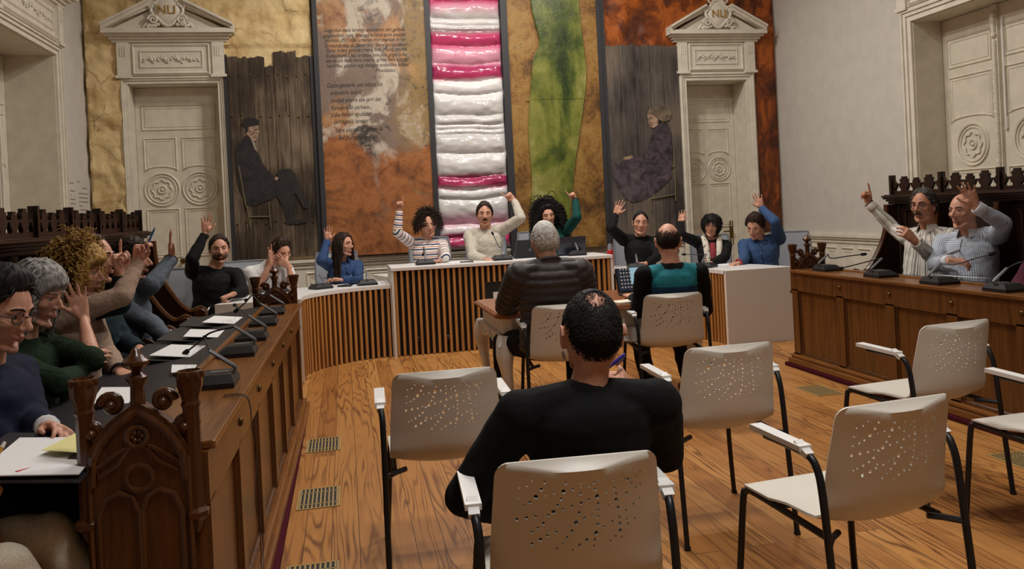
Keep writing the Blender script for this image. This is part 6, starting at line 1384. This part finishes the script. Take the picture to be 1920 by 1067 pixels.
    {'head': (1.269, 5.24, 1.173), 'hrot': (183, 6, 0), 'right': (1.0, -0.0, 0.0), 'neck': (1.273, 5.17, 1.038), 'hip': (1.273, 5.19, 0.56), 'R': {'s': (1.478, 5.17, 0.983), 'e': (1.581, 5.36, 0.723), 'w': (1.582, 5.58, 0.718), 't': (1.537, 5.74, 0.713), 'p': (0.0, 0.0, -1.0), 'pose': 'relaxed'}, 'L': {'s': (1.068, 5.17, 0.983), 'e': (1.012, 5.36, 0.781), 'w': (1.121, 5.6, 0.756), 't': (1.242, 5.76, 0.735), 'p': (0.0, 0.0, -1.0), 'pose': 'relaxed'}, 'legs': {'R': ((1.368, 5.19, 0.54), (1.528, 5.61, 0.5), (1.528, 5.63, 0.085)), 'L': ((1.178, 5.19, 0.54), (1.018, 5.61, 0.5), (1.018, 5.63, 0.085))}, 'k': 1.06, 'label': 'grey haired man in padded dark jacket seen from behind at the white table', 'top': 'quilt', 'topname': 'padded_jacket', 'quilt': 1, 'fold': 0.004, 'add': 0.022, 'collar': 1, 'wk': 1.12, 'spread': 0.16, 'hair': {'style': 'short', 'th': 0.012, 'mat': 'white', 'top': 0.012, 'lump': 0.002, 'tn': 1100, 'tl': 0.024, 'tr': 0.0024, 'tlift': 0.12}, 'shoe': 'bshoe', 'brow': 'grey', 'bottom': 'black'},
    {'head': (2.155, 5.34, 1.132), 'hrot': (158, 10, 0), 'right': (0.995, -0.105, 0.0), 'neck': (2.154, 5.3, 0.967), 'hip': (2.156, 5.32, 0.56), 'R': {'s': (2.343, 5.28, 0.912), 'e': (2.436, 5.42, 0.645), 'w': (2.438, 5.62, 0.681), 't': (2.432, 5.75, 0.681), 'p': (0.0, 0.0, -1.0), 'pose': 'relaxed'}, 'L': {'s': (1.965, 5.32, 0.912), 'e': (1.925, 5.36, 0.677), 'w': (1.974, 5.58, 0.744), 't': (1.96, 5.72, 0.759), 'p': (0.0, 0.0, -1.0), 'pose': 'hold'}, 'legs': {'R': ((2.25, 5.31, 0.54), (2.344, 5.722, 0.5), (2.321, 5.504, 0.135)), 'L': ((2.061, 5.33, 0.54), (2.055, 5.753, 0.5), (2.032, 5.534, 0.135))}, 'k': 1.06, 'label': 'balding man in teal jersey seen from behind with open laptop', 'top': 'teal', 'topname': 'jersey', 'panel': 'blackfine', 'hair': {'style': 'bald', 'th': 0.005, 'mat': 'dark', 'hole': (176, 76, 46, 0.2), 'lump': 0.001, 'tl': 0.01, 'tn': 1500, 'tr': 0.0014, 'tlift': 0.1}, 'beard': {'th': 0.014, 'mat': 'dark'}, 'glasses': 1, 'tuck': 0.22, 'heel': 0.05, 'bands': [('watch', 'L', 0.02, 'steel')], 'shoe': 'shoe', 'bottom': 'trouser'},
    {'head': (0.668, 2.25, 1.036), 'hrot': (176, 4, 2), 'right': (0.999, -0.035, 0.0), 'neck': (0.64, 2.22, 0.89), 'hip': (0.641, 2.24, 0.56), 'R': {'s': (0.835, 2.213, 0.835), 'e': (0.911, 2.36, 0.649), 'w': (0.862, 2.5, 0.801), 't': (0.799, 2.44, 0.901), 'p': (-0.976, 0.217, 0.0), 'pose': 'hold'}, 'L': {'s': (0.446, 2.227, 0.835), 'e': (0.293, 2.3, 0.611), 'w': (0.436, 2.55, 0.463), 't': (0.51, 2.72, 0.386), 'p': (0.0, 0.0, -1.0), 'pose': 'relaxed'}, 'legs': {'R': ((0.736, 2.237, 0.54), (0.801, 2.655, 0.5), (0.801, 2.675, 0.085)), 'L': ((0.546, 2.243, 0.54), (0.511, 2.665, 0.5), (0.512, 2.685, 0.085))}, 'k': 1.06, 'label': 'dark haired man in black sweater seen from behind in the foreground', 'top': 'blackfine', 'fold': 0.003, 'add': 0.012, 'hair': {'style': 'short', 'th': 0.005, 'mat': 'black', 'hole': (178, 62, 10, 0.95), 'lump': 0.0006, 'top': 0.0, 'tn': 3600, 'tl': 0.008, 'tr': 0.0009, 'tlift': 0.05}, 'nr': 0.048, 'earrings': 1, 'vox': 0.0045, 'cvox': 0.008, 'bottom': 'trouser'},
    {'head': (-1.27, 5.384, 1.209), 'hrot': (84, 4, 0), 'right': (-0.174, -0.985, 0.0), 'neck': (-1.319, 5.393, 1.024), 'hip': (-1.339, 5.397, 0.56), 'R': {'s': (-1.351, 5.211, 0.969), 'e': (-1.15, 5.29, 0.824), 'w': (-1.03, 5.132, 0.748), 't': (-0.95, 5.102, 0.715), 'p': (0.0, 0.0, -1.0), 'pose': 'relaxed'}, 'L': {'s': (-1.287, 5.575, 0.999), 'e': (-1.15, 5.314, 1.055), 'w': (-1.066, 5.522, 1.197), 't': (-1.074, 5.524, 1.368), 'p': (0.976, 0.217, 0.0), 'pose': 'open'}, 'legs': {'R': ((-1.355, 5.303, 0.54), (-0.95, 5.181, 0.5), (-0.931, 5.177, 0.085)), 'L': ((-1.322, 5.49, 0.54), (-0.9, 5.466, 0.5), (-0.88, 5.463, 0.085))}, 'k': 1.06, 'label': 'person in grey blue sweater behind the raised hand on the left bench', 'top': 'greyk', 'hair': {'style': 'short', 'th': 0.014, 'mat': 'dark', 'top': 0.01}, 'bands': [('watch', 'L', 0.0, 'brown')], 'bottom': 'trouser'},
    {'head': (-1.3, 4.734, 1.243), 'hrot': (78, 2, 0), 'right': (-0.139, -0.99, 0.0), 'neck': (-1.35, 4.741, 1.053), 'hip': (-1.369, 4.744, 0.56), 'R': {'s': (-1.375, 4.558, 0.998), 'e': (-1.105, 4.432, 1.029), 'w': (-1.098, 4.431, 1.177), 't': (-1.117, 4.436, 1.316), 'p': (0.936, -0.351, 0.0), 'pose': 'point'}, 'L': {'s': (-1.324, 4.924, 0.998), 'e': (-1.2, 4.84, 0.792), 'w': (-1.06, 4.576, 0.778), 't': (-0.97, 4.414, 0.75), 'p': (0.0, 0.0, -1.0), 'pose': 'relaxed'}, 'legs': {'R': ((-1.383, 4.65, 0.54), (-0.974, 4.542, 0.5), (-0.954, 4.539, 0.085)), 'L': ((-1.356, 4.838, 0.54), (-0.933, 4.829, 0.5), (-0.913, 4.826, 0.085))}, 'k': 1.06, 'label': 'balding man in dark teal pointing one finger up on the left bench', 'top': 'teald', 'hair': {'style': 'recede', 'th': 0.012, 'mat': 'dark'}, 'bottom': 'trouser'},
    {'head': (-1.28, 4.42, 1.187), 'hrot': (84, 6, 0), 'right': (-0.208, -0.978, 0.0), 'neck': (-1.329, 4.431, 1.007), 'hip': (-1.358, 4.437, 0.56), 'R': {'s': (-1.362, 4.275, 0.982), 'e': (-1.083, 4.351, 1.072), 'w': (-1.043, 4.551, 1.226), 't': (-1.013, 4.545, 1.366), 'p': (0.707, -0.707, 0.0), 'pose': 'hold'}, 'L': {'s': (-1.296, 4.586, 0.952), 'e': (-1.16, 4.322, 0.812), 'w': (-1.02, 4.025, 0.759), 't': (-0.94, 3.92, 0.745), 'p': (0.0, 0.0, -1.0), 'pose': 'relaxed'}, 'legs': {'R': ((-1.378, 4.344, 0.54), (-0.978, 4.208, 0.5), (-0.958, 4.203, 0.085)), 'L': ((-1.339, 4.53, 0.54), (-0.917, 4.491, 0.5), (-0.898, 4.487, 0.085))}, 'k': 1.02, 'fem': 1, 'label': 'woman with curly blond hair in beige sweater raising a pen', 'top': 'beige', 'hair': {'style': 'bob', 'th': 0.035, 'mat': 'blond', 'top': 0.012, 'low': 0.012, 'lump': 0.012, 'lf': 40, 'strands': [{'count': 950, 'length': 0.13, 'r': 0.0034, 'curl': 0.009, 'cf': 170, 'seed': 11, 'azr': (40, 180), 'elr': (-20, 88), 'margin': 0.036, 'spread': 0.8}]}, 'brow': 'blond', 'bands': [('bracelet', 'L', 0.01, 'black')]},
    {'head': (-1.24, 3.701, 1.143), 'hrot': (76, 16, 0), 'right': (-0.242, -0.97, 0.0), 'neck': (-1.308, 3.718, 0.963), 'hip': (-1.337, 3.726, 0.56), 'R': {'s': (-1.347, 3.563, 0.908), 'e': (-1.093, 3.448, 0.823), 'w': (-1.092, 3.705, 0.816), 't': (-1.047, 3.696, 0.862), 'p': (0.57, 0.684, -0.456), 'pose': 'cup'}, 'L': {'s': (-1.269, 3.874, 0.908), 'e': (-1.042, 3.695, 0.875), 'w': (-1.122, 3.888, 1.025), 't': (-1.16, 3.896, 1.168), 'p': (0.301, -0.954, 0.0), 'pose': 'open'}, 'legs': {'R': ((-1.36, 3.633, 0.54), (-0.965, 3.483, 0.5), (-0.945, 3.478, 0.085)), 'L': ((-1.314, 3.818, 0.54), (-0.894, 3.765, 0.5), (-0.875, 3.76, 0.085))}, 'k': 1.03, 'fem': 1, 'label': 'grey haired woman in dark green sweater raising her palm', 'top': 'green', 'sleeve': (1.9, 1.05), 'hair': {'style': 'bob', 'th': 0.024, 'mat': 'grey', 'top': 0.01, 'low': 0.045, 'lump': 0.006, 'strands': [{'count': 420, 'length': 0.27, 'r': 0.0052, 'curl': 0.004, 'cf': 30, 'seed': 14, 'azr': (58, 180), 'elr': (-10, 84), 'margin': 0.026, 'spread': 0.3}]}, 'brow': 'grey'},
    {'head': (-1.12, 3.012, 1.146), 'hrot': (70, 18, 0), 'right': (-0.208, -0.978, 0.0), 'neck': (-1.188, 3.026, 0.966), 'hip': (-1.188, 3.026, 0.56), 'R': {'s': (-1.227, 2.845, 0.911), 'e': (-1.08, 2.931, 0.7), 'w': (-0.93, 2.793, 0.746), 't': (-0.84, 2.679, 0.77), 'p': (0.212, 0.636, -0.742), 'pose': 'cup'}, 'L': {'s': (-1.15, 3.207, 0.911), 'e': (-1.05, 3.038, 0.774), 'w': (-0.93, 2.828, 0.791), 't': (-0.84, 2.723, 0.804), 'p': (-0.329, -0.549, -0.768), 'pose': 'relaxed'}, 'legs': {'R': ((-1.208, 2.933, 0.54), (-0.808, 2.797, 0.5), (-0.788, 2.793, 0.085)), 'L': ((-1.169, 3.119, 0.54), (-0.748, 3.081, 0.5), (-0.728, 3.076, 0.085))}, 'k': 1.06, 'label': 'man in navy sweater and glasses with clasped hands on the left bench', 'top': 'navy', 'hair': {'style': 'short', 'th': 0.022, 'mat': 'black', 'top': 0.015}, 'glasses': 1, 'cuffs': 1, 'sleeve': 1.86},
    {'head': (-1.26, 2.33, 1.2), 'hrot': (80, 10, 0), 'right': (-0.174, -0.985, 0.0), 'neck': (-1.319, 2.34, 1.02), 'hip': (-1.319, 2.34, 0.56), 'R': {'s': (-1.351, 2.158, 0.965), 'e': (-1.16, 2.2, 0.82), 'w': (-0.98, 2.26, 0.8), 't': (-0.85, 2.35, 0.79), 'p': (0.0, 0.0, -1.0), 'pose': 'hold'}, 'L': {'s': (-1.287, 2.523, 0.965), 'e': (-1.14, 2.5, 0.78), 'w': (-1.02, 2.4, 0.66), 't': (-0.94, 2.36, 0.64), 'p': (0.0, 0.0, -1.0), 'pose': 'relaxed'}, 'legs': {'R': ((-1.336, 2.247, 0.54), (-0.86, 2.26, 0.58), (-0.62, 2.32, 0.14)), 'L': ((-1.303, 2.434, 0.54), (-0.82, 2.46, 0.58), (-0.58, 2.5, 0.14))}, 'k': 1.06, 'label': 'person in cream trousers cut by the left picture edge, one hand on the desk', 'top': 'cream', 'bottom': 'creamtr', 'hair': {'style': 'short', 'th': 0.012, 'mat': 'dark'}},
]
def held_pen(P, s, label, mat, L=.14, off=(.02, .085, -.02), d=(.1, .3, 1), name='pen'):
    A = P[s]; W = V3(A['w']); y = (V3(A['t'])-W).normalized(); p = V3(A['p']); p = (p-y*p.dot(y)).normalized(); x = y.cross(p) if s == 'R' else p.cross(y); k = P['k']
    c = W+(x*off[0]+y*off[1]-p*off[2])*k; dv = (x*d[0]+y*d[2]+p*d[1]).normalized(); m = MB(); m.tube([c-dv*.04, c+dv*(L-.04)], .0052, 8); o = m.build(name, mat, smooth=.8); m = MB(); m.tube([c+dv*(L-.04), c+dv*(L-.025)], [.0055, .004], 8); m.build('pen_cap', PLASTW, o, smooth=.8)
    tag(o, label, 'pen'); at(o, tuple(c))
BLUEP = plain('blue_pen_plastic', (52, 110, 190), .3); VIOLP = plain('violet_pen_plastic', (48, 34, 128), .3); YELP = plain('yellow_pencil', (206, 150, 50), .4)
for P in PEOPLE:
    body, T, arms, fv, rv = person(P); nk = V3(P['neck'])
    if P.get('scarf'):
        m = MB(); ax = Vector((0, 0, 1)); n = 26
        for s in (-1, 1):
            pts = [nk+rv*s*.03-fv*.075+Vector((0, 0, .055)), nk+rv*s*.085+Vector((0, 0, .045)), nk+rv*s*.075+fv*.10-Vector((0, 0, .01)), nk+rv*s*.065+fv*.165-Vector((0, 0, .12)), nk+rv*s*.06+fv*.18-Vector((0, 0, .25)), nk+rv*s*.055+fv*.17-Vector((0, 0, .36))]
            m.tube(smoothpath(pts, 4), [.03]*8+[.034]*5+[.036]*8, 10, flat=(1, .8))
        m.build('scarf', CM['floral'], body, smooth=3)
        m = MB(); m.tube([nk+fv*.11-Vector((0, 0, .02)), nk+fv*.165-Vector((0, 0, .14)), nk+fv*.165-Vector((0, 0, .36))], [.03, .034, .036], 10); m.build('blouse_front', cloth('red_blouse', (150, 60, 66), (120, 44, 52)), body, smooth=3)
    if P.get('earrings'):
        m = MB(); k = P['k']
        for q in (0, 1):
            c = T @ (Vector((-.081, -.008, -.040-.007*q))*k); m.tube([c+Vector((.003*q, math.cos(a)*.009, math.sin(a)*.009-.006)) for a in [2*PI*i/16 for i in range(16)]], .0018, 5, closed=True)
        m.build('earring', CHROME, body, smooth=3)
    if P.get('cuffs'):
        for s in 'RL':
            A = arms[s]; d = (A['w']-A['e']).normalized(); m = MB(); m.tube([A['w']-d*.04, A['w']-d*.012], [.039, .037], 14); m.build('shirt_cuff', CM['white'], body, smooth=3)
    if 'raising a pen' in P['label']: held_pen(P, 'R', 'blue and white pen held up by the woman with curly blond hair', BLUEP)
    if 'foreground' in P['label']:
        p0, p1 = Vector((.770, 2.45, .898)), Vector((.824, 2.45, .935)); m = MB(); m.tube([p0, p0.lerp(p1, .45)], .0045, 8); o = m.build('pen', VIOLP, smooth=.8); m = MB(); m.tube([p0.lerp(p1, .42), p1, p1+(p1-p0)*.12], [.0065, .0065, .005], 10); m.tube([p0.lerp(p1, .45)-Vector((-.006, 0, .008)), p0.lerp(p1, .95)-Vector((-.006, 0, .008))], .0022, 6); m.build('pen_cap', VIOLP, o, smooth=.8)
        tag(o, 'violet pen in the hand of the man in the black sweater', 'pen'); at(o, tuple(p0))
    if 'cream trousers' in P['label']: held_pen(P, 'R', 'yellow pencil in the hand at the left picture edge', YELP, .15, (.02, .07, -.03), (.2, -.8, .5))
